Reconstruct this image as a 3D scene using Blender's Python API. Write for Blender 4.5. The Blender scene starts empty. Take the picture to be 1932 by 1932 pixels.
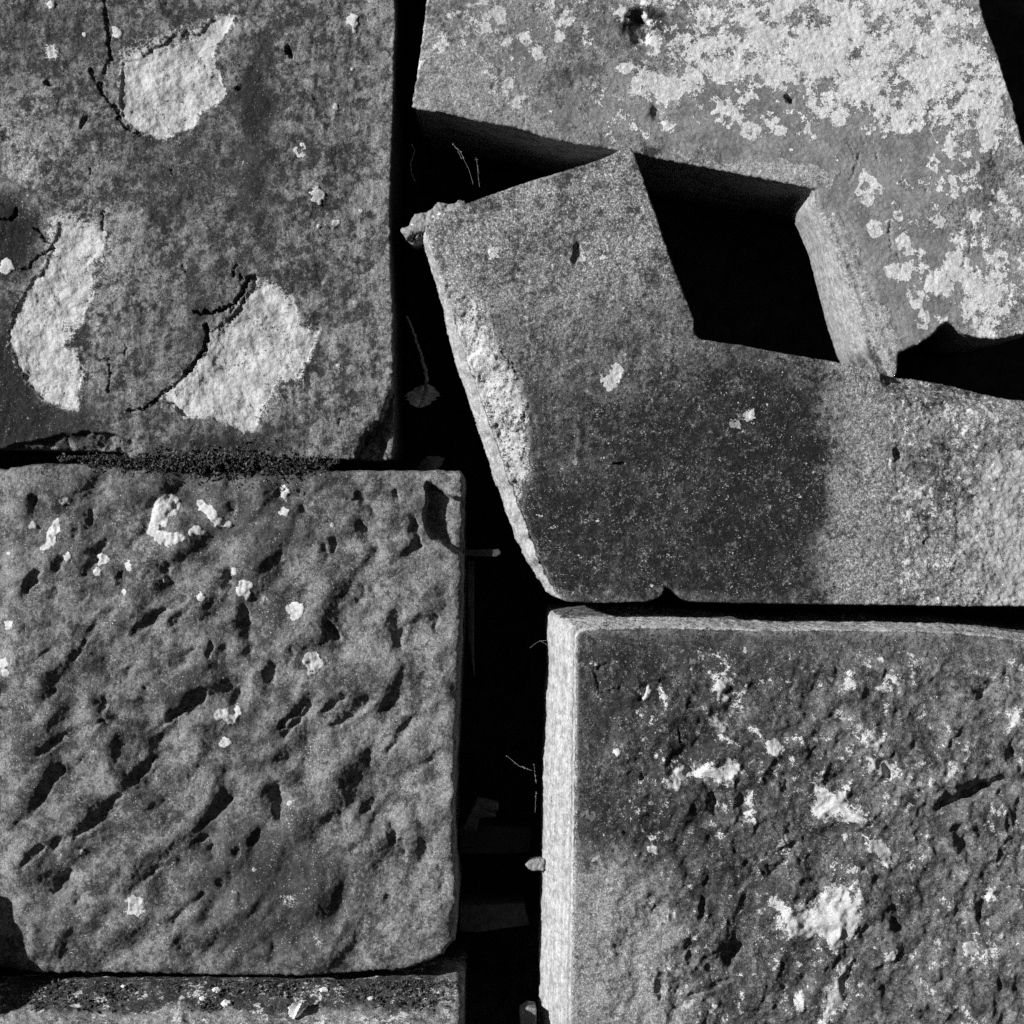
import bpy, math, random
import numpy as np
from mathutils import Vector
C = bpy.context.scene
COL = C.collection
PI = math.pi
K = 1.0 / 1932.0            # one picture unit (the photo is 1932 units wide and 1 m of wall)

# ---------------------------------------------------------------- camera
cd = bpy.data.cameras.new('camera'); cam = bpy.data.objects.new('camera', cd); COL.objects.link(cam)
CAMD = 2.2
cam.location = (0, -CAMD, 0); cam.rotation_euler = (PI / 2, 0, 0)
cd.sensor_width = 36; cd.lens = 36 * CAMD; cd.clip_start = 0.01; cd.clip_end = 50
C.camera = cam
# ---------------------------------------------------------------- light
TO_SUN = Vector((-0.77, -0.58, 0.28)).normalized()
SUN_EL = math.asin(TO_SUN.z); SUN_AZ = math.atan2(TO_SUN.x, TO_SUN.y)
w = bpy.data.worlds.new('World'); C.world = w; w.use_nodes = True
wn = w.node_tree; wn.nodes.clear()
sky = wn.nodes.new('ShaderNodeTexSky'); sky.sky_type = 'NISHITA'; sky.sun_disc = False
sky.sun_elevation = SUN_EL; sky.sun_rotation = SUN_AZ
bw = wn.nodes.new('ShaderNodeSeparateColor')  # black and white photograph taken through a red filter: only the red of the sky counts
bg = wn.nodes.new('ShaderNodeBackground'); bg.inputs['Strength'].default_value = 0.05
wo = wn.nodes.new('ShaderNodeOutputWorld')
wn.links.new(sky.outputs[0], bw.inputs[0]); flt = wn.nodes.new('ShaderNodeMath'); flt.operation = 'MULTIPLY'; flt.inputs[1].default_value = 0.5   # density of the red filter
wn.links.new(bw.outputs[0], flt.inputs[0]); wn.links.new(flt.outputs[0], bg.inputs[0]); wn.links.new(bg.outputs[0], wo.inputs[0])
sl = bpy.data.lights.new('sun', 'SUN'); sl.energy = 5.0; sl.angle = math.radians(0.5); sl.color = (1, 1, 1)
sun = bpy.data.objects.new('sun', sl); COL.objects.link(sun)
sun.rotation_euler = TO_SUN.to_track_quat('Z', 'Y').to_euler()
C.render.engine = 'CYCLES'; C.cycles.use_denoising = False; C.render.filter_size = 1.15
C.cycles.max_bounces = 3; C.cycles.diffuse_bounces = 2; C.cycles.glossy_bounces = 1
C.view_settings.view_transform = 'Standard'; C.view_settings.look = 'None'
C.view_settings.exposure = 0.72; C.view_settings.gamma = 1; C.view_settings.use_curve_mapping = False

# ---------------------------------------------------------------- noise and field helpers (numpy)
def pn(x, y, seed=0):
    r = np.random.RandomState(seed)
    perm = r.permutation(512); ang = r.rand(512) * 2 * PI
    gx, gy = np.cos(ang), np.sin(ang)
    xi = np.floor(x).astype(np.int64); yi = np.floor(y).astype(np.int64)
    xf, yf = x - xi, y - yi
    u = xf ** 3 * (xf * (xf * 6 - 15) + 10); v = yf ** 3 * (yf * (yf * 6 - 15) + 10)
    def g(i, j, a, b):
        h = perm[(perm[(i & 511)] + j) & 511]
        return gx[h] * a + gy[h] * b
    n0 = g(xi, yi, xf, yf) * (1 - u) + g(xi + 1, yi, xf - 1, yf) * u
    n1 = g(xi, yi + 1, xf, yf - 1) * (1 - u) + g(xi + 1, yi + 1, xf - 1, yf - 1) * u
    return (n0 * (1 - v) + n1 * v) * 1.6
def fbm(x, y, size, octv=4, seed=0, gain=0.5):
    s = 0; a = 1; t = 0
    for o in range(octv):
        f = 2.03 ** o / size; c_, s_ = math.cos(0.6 + o * 0.9), math.sin(0.6 + o * 0.9)
        s = s + a * pn((x * c_ - y * s_) * f + 17.3 * o, (x * s_ + y * c_) * f - 9.1 * o, seed + o); t += a; a *= gain
    return s / t
def ridged(x, y, size, octv=4, seed=0):
    s = 0; a = 1; t = 0
    for o in range(octv):
        f = 2.05 ** o / size; c_, s_ = math.cos(0.4 + o * 0.8), math.sin(0.4 + o * 0.8)
        s = s + a * (1 - np.abs(pn((x * c_ - y * s_) * f + 5.3 * o, (x * s_ + y * c_) * f + 3.1 * o, seed + o)) * 2); t += a; a *= 0.5
    return s / t
def sstep(a, b, x):
    t = np.clip((x - a) / (b - a), 0, 1); return t * t * (3 - 2 * t)
def rot(x, y, deg):
    c, s = math.cos(math.radians(deg)), math.sin(math.radians(deg))
    return x * c + y * s, -x * s + y * c
def poly_sdf(px, py, poly):
    """signed distance (positive inside), nearest edge index"""
    P = np.array([(p[0], p[1]) for p in poly], float); n = len(P)
    best = np.full(px.shape, 1e18); idx = np.zeros(px.shape, int)
    nx = np.zeros_like(px); ny = np.zeros_like(px); inside = np.zeros(px.shape, bool)
    for i in range(n):
        ax, ay = P[i]; bx, by = P[(i + 1) % n]
        dx, dy = bx - ax, by - ay; L = dx * dx + dy * dy + 1e-12
        t = np.clip(((px - ax) * dx + (py - ay) * dy) / L, 0, 1)
        qx = ax + t * dx; qy = ay + t * dy
        d = (px - qx) ** 2 + (py - qy) ** 2
        m = d < best
        best = np.where(m, d, best); idx = np.where(m, i, idx); nx = np.where(m, qx, nx); ny = np.where(m, qy, ny)
        if dy != 0:
            c = ((ay > py) != (by > py)) & (px < dx * (py - ay) / dy + ax)
            inside ^= c
    d = np.sqrt(best)
    return np.where(inside, d, -d), idx, nx, ny
def bbox_eval(px, py, x0, x1, y0, y1, fn, default):
    out = np.full(px.shape, default, float)
    m = (px > x0) & (px < x1) & (py > y0) & (py < y1)
    if m.any(): out[m] = fn(px[m], py[m])
    return out
def patch(px, py, poly, soft=12, wob=7, wsize=22, seed=3):
    """0..1 mask for a patch; 0.5 on the outline, outline made ragged by noise"""
    xs = [p[0] for p in poly]; ys = [p[1] for p in poly]
    def f(x, y):
        s = poly_sdf(x, y, poly)[0] + fbm(x, y, wsize, 4, seed) * wob
        return np.clip(0.5 + s / (2 * soft), 0, 1)
    m = soft + wob + 4
    return bbox_eval(px, py, min(xs) - m, max(xs) + m, min(ys) - m, max(ys) + m, f, 0.0)
def spots(px, py, lst, soft=3, wob=4, seed=9):
    out = np.zeros_like(px)
    for k, (x, y, r) in enumerate(lst):
        m = r * 1.8 + 8
        def f(a, b):
            d = np.sqrt((a - x) ** 2 + ((b - y) * (0.85 + 0.3 * ((k * 37) % 10) / 10)) ** 2)
            return np.clip(0.5 + (r - d + fbm(a, b, max(r * 1.1, 5), 3, seed + k) * r * 0.75) / (2 * soft), 0, 1)
        out = np.maximum(out, bbox_eval(px, py, x - m, x + m, y - m, y + m, f, 0.0))
    return out
def line_dist(px, py, pts, reach=30):
    xs = [p[0] for p in pts]; ys = [p[1] for p in pts]
    def f(x, y):
        b = np.full(x.shape, 1e9)
        for i in range(len(pts) - 1):
            ax, ay = pts[i]; dx, dy = pts[i + 1][0] - ax, pts[i + 1][1] - ay
            t = np.clip(((x - ax) * dx + (y - ay) * dy) / (dx * dx + dy * dy + 1e-9), 0, 1)
            b = np.minimum(b, np.hypot(x - ax - t * dx, y - ay - t * dy))
        return b
    return bbox_eval(px, py, min(xs) - reach, max(xs) + reach, min(ys) - reach, max(ys) + reach, f, 1e3)
def crack(px, py, pts, wdt, depth, seed=1):
    xs = [p[0] for p in pts]; ys = [p[1] for p in pts]
    def f(x, y):
        qx = x + fbm(x, y, 13, 4, seed, 0.7) * 9; qy = y + fbm(x, y, 13, 4, seed + 40, 0.7) * 9
        dd = line_dist(qx, qy, pts)
        ww = np.maximum(wdt * (0.62 + 0.75 * fbm(x, y, 22, 3, seed + 5)), 0.9)
        return depth * (1 - sstep(ww * 0.55, ww + 0.8, dd))
    return bbox_eval(px, py, min(xs) - 20, max(xs) + 20, min(ys) - 20, max(ys) + 20, f, 0.0)
def pit(px, py, a, b, wdt, depth, seed=1):
    return chisel(px, py, a, b, wdt, depth, seed)
def pit_old(px, py, a, b, wdt, depth, seed=1):
    """chisel mark from a to b: steep lower right wall, gentler upper left one"""
    qx = px + fbm(px, py, 16, 3, seed) * 5; qy = py + fbm(px, py, 16, 3, seed + 31) * 5
    d = line_dist(qx, qy, [a, b], reach=wdt * 3.5)
    return depth * np.exp(-(d / wdt) ** 2.6)
def chisel(px, py, a, b, wdt, depth, seed=1):
    """tool mark: the stone slopes down from the upper left and stops at a steep lower right wall"""
    R_ = wdt * 3.2 + 8
    def f(x, y):
        qx = x + fbm(x, y, 20, 3, seed) * 7; qy = y + fbm(x, y, 20, 3, seed + 31) * 7
        dx, dy = b[0] - a[0], b[1] - a[1]; L = math.hypot(dx, dy) + 1e-6; dx /= L; dy /= L
        nx_, ny_ = -dy, dx
        if nx_ * 0.83 + ny_ * 0.29 < 0: nx_, ny_ = -nx_, -ny_
        t = (qx - a[0]) * dx + (qy - a[1]) * dy; v = (qx - a[0]) * nx_ + (qy - a[1]) * ny_
        over = np.maximum(np.maximum(-t, t - L), 0) / wdt
        w2 = wdt * (0.75 + 0.35 * np.sin(PI * np.clip(t / L, 0, 1)))
        prof = sstep(-1.9 * w2, 0.35 * w2, v) * (1 - sstep(0.35 * w2, 1.0 * w2, v))
        return depth * prof * np.exp(-(over * 1.15) ** 2)
    return bbox_eval(px, py, min(a[0], b[0]) - R_, max(a[0], b[0]) + R_, min(a[1], b[1]) - R_, max(a[1], b[1]) + R_, f, 0.0)
def path_pts(s): return [tuple(float(v) for v in p.split(',')) for p in s.split()]

# ---------------------------------------------------------------- block builder
def axis(lo, hi, h, flo=-35, fhi=1967, hc=5.5):
    a = []
    v = lo
    while v < flo: a.append(v); v += hc
    v = max(v, lo)
    while v < min(hi, fhi): a.append(v); v += h
    while v < hi + hc: a.append(v); v += hc
    return np.array(a)
def build_block(name, poly, fields, mat, y0=0.0, thick=0.28, h=2.2, jit=1.6, jsize=14, rnd=5.0, profiles=None,
                outdirs=None, side_rough=0.0012, jit_fn=None, seed=0, rings=None, micro=0.0009, warp=None, aniso=0.5, smooth=5, tags_attr=None):
    xs = [p[0] for p in poly]; ys = [p[1] for p in poly]
    ax = axis(min(xs) - 3 * h, max(xs) + 3 * h, h); ay = axis(min(ys) - 3 * h, max(ys) + 3 * h, h)
    gx, gy = np.meshgrid(ax, ay); W, H = len(ax), len(ay)
    px, py = gx.ravel().copy(), gy.ravel().copy()
    hx = np.gradient(ax); hy = np.gradient(ay)
    hh = np.maximum(*np.meshgrid(hx, hy)).ravel()
    def sdf(x, y):
        s, i, nx, ny = poly_sdf(x, y, poly)
        j = jit * (fbm(x, y, jsize, 4, seed + 70, 0.6) * 1.6)
        if jit_fn is not None: j = j * jit_fn(x, y)
        return s + j, i, nx, ny
    s, idx, nx, ny = sdf(px, py)
    keepv = (s >= -0.45 * hh).reshape(H, W)
    q = keepv[:-1, :-1] & keepv[1:, :-1] & keepv[:-1, 1:] & keepv[1:, 1:]
    jj, ii = np.nonzero(q)
    v00 = jj * W + ii; v10 = v00 + 1; v01 = v00 + W; v11 = v01 + 1
    quads = np.stack([v00, v01, v11, v10], 1)        # image y runs down: this order faces the camera (-Y)
    # directed boundary edges
    e = np.concatenate([quads[:, [0, 1]], quads[:, [1, 2]], quads[:, [2, 3]], quads[:, [3, 0]]])
    N = W * H
    key = e[:, 0] * N + e[:, 1]; rkey = e[:, 1] * N + e[:, 0]
    be = e[~np.isin(key, rkey)]
    nxt = {}
    for a, b in be: nxt.setdefault(int(a), []).append(int(b))
    loops = []
    while nxt:
        st = next(iter(nxt)); lp = [st]; cur = st
        while True:
            L = nxt.get(cur)
            if not L: break
            n = L.pop()
            if not L: del nxt[cur]
            if n == st: break
            lp.append(n); cur = n
        loops.append(lp)
    loops.sort(key=len, reverse=True)
    loop = np.array(loops[0])
    # drop stray islands: keep only faces if there are other loops (small), harmless
    for _ in range(3):                                # pull the rim onto the outline
        s2, i2, qx, qy = sdf(px[loop], py[loop])
        s0 = poly_sdf(px[loop], py[loop], poly)[0]
        dx, dy = qx - px[loop], qy - py[loop]; L = np.hypot(dx, dy) + 1e-9
        sgn = np.where(s0 >= 0, 1, -1)                # towards the outline when inside
        step = s2 * sgn
        lim = 0.75 * hh[loop]
        step = np.clip(step, -lim, lim)
        ok = L > 1e-3
        px[loop] += np.where(ok, dx / L * step, 0); py[loop] += np.where(ok, dy / L * step, 0)
    # light smoothing along the rim
    for _ in range(1):
        px[loop] = 0.5 * px[loop] + 0.25 * (np.roll(px[loop], 1) + np.roll(px[loop], -1))
        py[loop] = 0.5 * py[loop] + 0.25 * (np.roll(py[loop], 1) + np.roll(py[loop], -1))
    used = np.zeros(N, bool); used[quads.ravel()] = True
    remap = -np.ones(N, int); remap[used] = np.arange(used.sum())
    px, py = px[used], py[used]; quads = remap[quads]; loop = remap[loop]
    s, idx, nx, ny = sdf(px, py); s = np.maximum(s, 0); s[loop] = 0
    disp, at = fields(px, py, s, idx)
    disp = disp + fbm(px, py, 7.5, 3, seed + 55, 0.7) * micro * (0.7 + 0.5 * fbm(px, py, 60, 2, seed + 56))
    r = rnd * (1 + 0.6 * fbm(px, py, 60, 3, seed + 90))
    r = np.maximum(r, 1.0)
    rr = r - np.sqrt(np.maximum(r * r - np.maximum(r - s, 0) ** 2, 0))
    front_y = y0 + disp + rr * K
    fx, fz = (px - 966) * K, (966 - py) * K
    # side rings
    if rings is None: rings = [0.0012 * (i + 1) for i in range(22)] + [0.0285, 0.031, 0.034, 0.038, 0.043, 0.05, 0.06, 0.075, 0.1, 0.14, 0.2, thick]
    lx, ly = px[loop], py[loop]; ns = len(loop)
    tagi = [poly[i][2] if len(poly[i]) > 2 else '' for i in idx[loop]]
    ringpos = []
    def csm2(a): return np.convolve(np.concatenate([a[-7:], a, a[:7]]), np.ones(15) / 15, 'valid')
    lxs, lys = csm2(lx), csm2(ly); fys = csm2(csm2(front_y[loop]))
    tx = np.roll(lx, -3) - np.roll(lx, 3); ty = np.roll(ly, -3) - np.roll(ly, 3); tl = np.hypot(tx, ty) + 1e-9
    onx, ony = -ty / tl, tx / tl                        # outward or inward; fix the sign
    test = poly_sdf(lx + onx * 6, ly + ony * 6, poly)[0]
    flip = np.where(test > 0, -1, 1); onx *= flip; ony *= flip
    kk = np.ones(21) / 21
    def csm(a): return np.convolve(np.concatenate([a[-10:], a, a[:10]]), kk, 'valid')
    arc = np.cumsum(np.hypot(lx - np.roll(lx, 1), ly - np.roll(ly, 1)))
    for k, dpt in enumerate(rings):
        ox = np.zeros(ns); oy = np.zeros(ns)
        for tg in set(tagi):
            pr = (profiles or {}).get(tg)
            if not pr: continue
            m = np.array([t == tg for t in tagi])
            od = np.interp(dpt, [p[0] for p in pr], [p[1] for p in pr])
            dxy = (outdirs or {}).get(tg)
            if callable(dxy): sc, dd = dxy(lx, ly); ox[m] += (od * sc * dd[0] / K)[m]; oy[m] += (od * sc * dd[1] / K)[m]
            elif dxy: ox[m] += od * dxy[0] / K; oy[m] += od * dxy[1] / K
            else: ox[m] += od * onx[m] / K; oy[m] += od * ony[m] / K
        ox, oy = csm(ox), csm(oy)
        if warp: ox, oy = warp(lx, ly, dpt)
        rn = (fbm(arc, np.full(ns, dpt / K), 30, 4, seed + 21, 0.6) + 0.6 * fbm(arc, np.full(ns, dpt / K), 8, 3, seed + 23, 0.7) + aniso * fbm(arc * 0.16, np.full(ns, dpt / K) * 1.0, 7, 3, seed + 22)) * side_rough / K * min(1, k / 5)
        wsm = min(1, dpt / 0.006) * 0.93
        X = lx * (1 - wsm) + lxs * wsm + ox + onx * rn; Y = ly * (1 - wsm) + lys * wsm + oy + ony * rn
        w2_ = min(1, dpt / 0.004); yy = np.maximum(front_y[loop] * (1 - w2_) + fys * w2_, y0 - 0.02) + dpt
        yy = yy * (1 - min(1, dpt / 0.04)) + (y0 + dpt + rnd * K) * min(1, dpt / 0.04)
        ringpos.append(np.stack([(X - 966) * K, yy, (966 - Y) * K], 1))
    nv = len(px)
    verts = np.concatenate([np.stack([fx, front_y, fz], 1)] + ringpos)
    faces = [quads]
    prev = loop
    for k in range(len(rings)):
        cur = nv + k * ns + np.arange(ns)
        faces.append(np.stack([np.roll(prev, -1), prev, cur, np.roll(cur, -1)], 1)); prev = cur
    faces = np.concatenate(faces); nf = len(faces)
    me = bpy.data.meshes.new(name)
    me.vertices.add(len(verts)); me.vertices.foreach_set('co', verts.astype(np.float32).ravel())
    nl = nf * 4 + ns
    me.loops.add(nl); me.loops.foreach_set('vertex_index', np.concatenate([faces.ravel(), prev[::-1]]).astype(np.int32))
    me.polygons.add(nf + 1)
    me.polygons.foreach_set('loop_start', np.append(np.arange(nf) * 4, nf * 4).astype(np.int32))
    me.update(calc_edges=True)
    me.polygons.foreach_set('use_smooth', np.append(np.ones(nf, bool), False))
    side_at = {}
    for nm in ('light', 'dark', 'lichen', 'grey', 'tone', 'side'):
        base = at.get(nm, 0.0)
        arr = np.full(nv, 0.0) + base
        sa = at.get('side_' + nm)
        if sa is None:
            sv = np.concatenate([arr[loop]] * len(rings)) if nm != 'side' else np.ones(ns * len(rings))
        else:
            sv = np.concatenate([np.full(ns, 0.0) + sa(lx, ly, d, arc) for d in rings])
        a = me.attributes.new(nm, 'FLOAT', 'POINT')
        a.data.foreach_set('value', np.concatenate([arr, sv]).astype(np.float32))
    me.materials.append(mat)
    o = bpy.data.objects.new(name, me); COL.objects.link(o)
    return o

# ---------------------------------------------------------------- materials
class NT:
    def __init__(s, name):
        s.m = bpy.data.materials.new(name); s.m.use_nodes = True; s.t = s.m.node_tree; s.t.nodes.clear()
        s.co = s.t.nodes.new('ShaderNodeTexCoord').outputs['Object']
    def link(s, a, b): s.t.links.new(a, b)
    def put(s, sock, v):
        if hasattr(v, 'links') or hasattr(v, 'is_linked'): s.link(v, sock)
        else: sock.default_value = v
    def math(s, op, a, b=0.0, c=None, clamp=False):
        n = s.t.nodes.new('ShaderNodeMath'); n.operation = op; n.use_clamp = clamp
        s.put(n.inputs[0], a); s.put(n.inputs[1], b)
        if c is not None: s.put(n.inputs[2], c)
        return n.outputs[0]
    def noise(s, scale, detail=3, rough=0.55, vec=None, dist=0.0):
        n = s.t.nodes.new('ShaderNodeTexNoise'); n.inputs['Scale'].default_value = scale
        n.inputs['Detail'].default_value = detail; n.inputs['Roughness'].default_value = rough
        n.inputs['Distortion'].default_value = dist
        s.link(vec or s.co, n.inputs['Vector']); return n.outputs[0]
    def vor(s, scale, feature='F1', out=0, rnd=1.0, vec=None):
        n = s.t.nodes.new('ShaderNodeTexVoronoi'); n.feature = feature; n.inputs['Scale'].default_value = scale
        n.inputs['Randomness'].default_value = rnd
        s.link(vec or s.co, n.inputs['Vector']); return n.outputs[out]
    def mapv(s, scale, rotd=(0, 0, 0)):
        n = s.t.nodes.new('ShaderNodeMapping'); n.inputs['Scale'].default_value = scale
        n.inputs['Rotation'].default_value = [math.radians(a) for a in rotd]
        s.link(s.co, n.inputs['Vector']); return n.outputs[0]
    def attr(s, name):
        n = s.t.nodes.new('ShaderNodeAttribute'); n.attribute_name = name; return n.outputs['Fac']
    def ss(s, v, lo, hi, a=0.0, b=1.0):
        n = s.t.nodes.new('ShaderNodeMapRange'); n.interpolation_type = 'SMOOTHSTEP'
        n.inputs['From Min'].default_value = lo; n.inputs['From Max'].default_value = hi
        n.inputs['To Min'].default_value = a; n.inputs['To Max'].default_value = b
        s.put(n.inputs['Value'], v); return n.outputs['Result']
    def mix(s, f, a, b):
        n = s.t.nodes.new('ShaderNodeMix'); n.data_type = 'FLOAT'
        s.put(n.inputs[0], f); s.put(n.inputs[2], a); s.put(n.inputs[3], b); return n.outputs[0]
    def finish(s, col, height, dist, rough=0.9, spec=0.25):
        b = s.t.nodes.new('ShaderNodeBsdfPrincipled'); o = s.t.nodes.new('ShaderNodeOutputMaterial')
        s.put(b.inputs['Base Color'], col); b.inputs['Roughness'].default_value = rough
        b.inputs['Specular IOR Level'].default_value = spec
        if height is not None:
            bp = s.t.nodes.new('ShaderNodeBump'); bp.inputs['Distance'].default_value = dist; bp.inputs['Strength'].default_value = 1.0
            s.link(height, bp.inputs['Height']); s.link(bp.outputs[0], b.inputs['Normal'])
        s.link(b.outputs[0], o.inputs[0]); return s.m

def stone_mat(name, lo=0.07, hi=0.16, light=0.55, dark=0.03, white=0.7, grey=0.26, grain=0.55, speck=0.5,
              lich_scale=60, lich_amp=0.9, grey_scale=45, side=0.42, bump=0.0009, crackle=True, speck_scale=650, fleck=0.0, mott=1.0, lich_fine=1.0, lich_detail=6):
    s = NT(name)
    n1 = s.noise(28, 5, 0.65)            # blotches of a few centimetres
    n2 = s.noise(170, 5, 0.75)           # millimetres
    n3 = s.noise(620, 3, 0.8)            # grains
    n4 = s.noise(1300, 2, 0.8)
    tone = s.attr('tone')
    t = s.math('ADD', s.math('MULTIPLY', s.math('SUBTRACT', n1, 0.5), 2.2 * mott), s.math('ADD', s.math('MULTIPLY', s.math('SUBTRACT', s.noise(75, 5, 0.72), 0.5), 2.2 * mott), s.math('MULTIPLY', s.math('SUBTRACT', n2, 0.5), 2.6 * mott)))
    t = s.math('ADD', s.math('ADD', t, 0.45), tone)
    base = s.mix(s.ss(t, 0.0, 1.0), lo, hi)
    # grains: each darker or lighter than its neighbours
    g = s.math('ADD', s.math('MULTIPLY', s.math('SUBTRACT', n3, 0.5), 6.5), s.math('MULTIPLY', s.math('SUBTRACT', s.noise(310, 3, 0.7), 0.5), 3.0))
    gm = s.math('EXPONENT', s.math('MULTIPLY', g, grain))
    base = s.math('MULTIPLY', base, gm)
    # dark film, and a few patches of painted shade
    dk = s.attr('dark')
    dm = s.ss(s.math('ADD', s.math('ADD', dk, s.math('MULTIPLY', s.math('SUBTRACT', n3, 0.5), 3.0)), s.math('ADD', s.math('MULTIPLY', s.math('SUBTRACT', n2, 0.5), 3.0), s.math('MULTIPLY', s.math('SUBTRACT', n1, 0.5), 1.8))), 0.25, 0.75)
    dark_c = s.math('MULTIPLY', dark, s.math('EXPONENT', s.math('MULTIPLY', g, grain * 0.8)))
    col = s.mix(dm, base, dark_c)
    # bright grains standing out of the film
    v = s.noise(speck_scale, 2, 0.5)
    gm_ = gm
    v2 = s.noise(90, 3, 0.6)
    sp = s.math('MULTIPLY', s.ss(v, 0.64, 0.70), s.ss(v2, 0.36, 0.62))
    col = s.mix(s.math('MULTIPLY', sp, speck), col, 0.45)
    if fleck:
        fl = s.ss(s.math('ADD', s.noise(240, 5, 0.8), s.math('MULTIPLY', s.math('SUBTRACT', v2, 0.5), 0.5)), 0.56, 0.66)
        col = s.mix(s.math('MULTIPLY', fl, fleck), col, s.math('MULTIPLY', 0.3, gm))
    # freshly broken light stone, and sunlight painted on one top lip
    la = s.attr('light')
    lm = s.ss(s.math('ADD', la, s.math('ADD', s.math('MULTIPLY', s.math('SUBTRACT', n2, 0.5), 1.7), s.math('MULTIPLY', s.math('SUBTRACT', n3, 0.5), 1.2))), 0.36, 0.64)
    lc = s.math('MULTIPLY', s.math('MULTIPLY', light, s.ss(s.noise(60, 6, 0.78), 0.34, 0.6, 0.62, 1.1)), s.math('EXPONENT', s.math('MULTIPLY', g, 0.07)))
    col = s.mix(lm, col, lc)
    # smooth grey crackled lichen
    ga = s.attr('grey')
    gn = s.noise(grey_scale, 5, 0.62)
    gmk = s.ss(s.math('ADD', s.math('SUBTRACT', ga, 0.5), s.math('MULTIPLY_ADD', s.math('SUBTRACT', gn, 0.5), 2.2, 0.5)), 0.48, 0.53)
    vd = s.t.nodes.new('ShaderNodeVectorMath'); vd.operation = 'MULTIPLY_ADD'
    nz = s.t.nodes.new('ShaderNodeTexNoise'); nz.inputs['Scale'].default_value = 160; s.link(s.co, nz.inputs['Vector'])
    s.link(nz.outputs[1], vd.inputs[0]); vd.inputs[1].default_value = (0.004, 0.004, 0.004); s.link(s.co, vd.inputs[2])
    cv = s.vor(210, 'DISTANCE_TO_EDGE', vec=vd.outputs[0])
    cr = s.ss(cv, 0.0, 0.07)
    pat = s.ss(s.noise(50, 5, 0.75), 0.35, 0.65, 0.7, 1.25)
    gc = s.math('MULTIPLY', s.math('MULTIPLY', grey, pat), s.math('MULTIPLY', s.mix(cr, 0.82, 1.0), s.math('EXPONENT', s.math('MULTIPLY', g, 0.12))))
    col = s.mix(gmk, col, gc)
    # white crust
    wa = s.attr('lichen')
    wv = s.noise(lich_scale, lich_detail, 0.62)
    wm = s.ss(s.math('ADD', wa, s.math('ADD', s.math('MULTIPLY', s.math('SUBTRACT', wv, 0.5), lich_amp * 3.4), s.math('ADD', s.math('MULTIPLY', s.math('SUBTRACT', n2, 0.5), (lich_amp * 1.8 + 0.3) * lich_fine), s.math('MULTIPLY', s.math('SUBTRACT', n3, 0.5), (lich_amp * 0.9 + 0.5) * lich_fine)))), 0.46, 0.55)
    wc = s.math('MULTIPLY', s.math('MULTIPLY', white, s.ss(s.noise(110, 5, 0.7), 0.3, 0.65, 0.7, 1.05)), s.math('EXPONENT', s.math('MULTIPLY', g, 0.16)))
    col = s.mix(wm, col, wc)
    # sawn or broken sides
    sa = s.attr('side')
    st = s.noise(9, 4, 0.7, vec=s.mapv((30, 60, 1.2)))
    sc = s.math('MULTIPLY', s.math('MULTIPLY', side, s.math('MULTIPLY', s.ss(st, 0.35, 0.62, 0.75, 1.1), s.ss(s.noise(140, 5, 0.75), 0.36, 0.6, 0.6, 1.1))), s.math('EXPONENT', s.math('MULTIPLY', g, 0.17)))
    col = s.mix(s.ss(s.math('ADD', sa, s.math('MULTIPLY', s.math('SUBTRACT', n2, 0.5), 0.8)), 0.35, 0.75), col, sc)
    col = s.math('MINIMUM', col, 0.8)
    # relief
    ht = s.math('ADD', s.math('MULTIPLY', n3, 1.0), s.math('ADD', s.math('MULTIPLY', n2, 1.7), s.math('MULTIPLY', n4, 0.45)))
    cover = s.math('MAXIMUM', s.math('MULTIPLY', gmk, 0.75), s.math('MAXIMUM', s.math('MULTIPLY', sa, 0.35), s.math('MULTIPLY', wm, 0.4)))
    ht = s.math('MULTIPLY', ht, s.math('SUBTRACT', 1.0, cover))
    ht = s.math('ADD', ht, s.math('MULTIPLY', s.math('ADD', wm, s.math('MULTIPLY', gmk, s.mix(cr, 0.75, 1.0))), 0.9))
    return s.finish(col, ht, bump)

M_A = stone_mat('cracked_sandstone', lo=0.026, hi=0.20, light=0.37, dark=0.012, lich_scale=120, lich_amp=0.10, white=0.42, side=0.05, grain=0.62, bump=0.0009, mott=1.2)
M_B = stone_mat('chiselled_sandstone', lo=0.035, hi=0.185, light=0.4, dark=0.026, lich_scale=150, lich_amp=0.2, white=0.38, side=0.12, grain=0.55, bump=0.0008, speck=0.9, mott=0.9)
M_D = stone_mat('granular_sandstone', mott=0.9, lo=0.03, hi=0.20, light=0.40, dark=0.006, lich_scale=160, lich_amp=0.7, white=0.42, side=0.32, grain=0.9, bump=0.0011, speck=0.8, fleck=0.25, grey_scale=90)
M_E = stone_mat('lichened_sandstone', lo=0.07, hi=0.26, light=0.4, dark=0.022, lich_scale=55, lich_amp=0.5, lich_fine=0.6, white=0.42, grey=0.15, side=0.27, grain=0.6, bump=0.0009, speck=0.3, lich_detail=4)
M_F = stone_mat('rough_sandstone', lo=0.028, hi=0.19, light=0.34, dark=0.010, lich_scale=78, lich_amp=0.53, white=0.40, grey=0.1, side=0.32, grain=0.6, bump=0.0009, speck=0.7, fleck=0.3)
M_C = stone_mat('ledge_sandstone', lo=0.05, hi=0.22, light=0.4, dark=0.02, lich_scale=70, lich_amp=0.7, white=0.4, side=0.10, grain=0.6, bump=0.0010, fleck=0.4)
M_R = stone_mat('pale_limestone', lo=0.15, hi=0.22, light=0.3, dark=0.05, side=0.2, grain=0.22, bump=0.0008, speck=0.1)

def tag(o, label=None, cat=None, group=None, kind=None):
    if label: o['label'] = label
    if cat: o['category'] = cat
    if group: o['group'] = group
    if kind: o['kind'] = kind
    return o
def vnoise_break(px, py, size, seed): return fbm(px, py, size, 4, seed)

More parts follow.
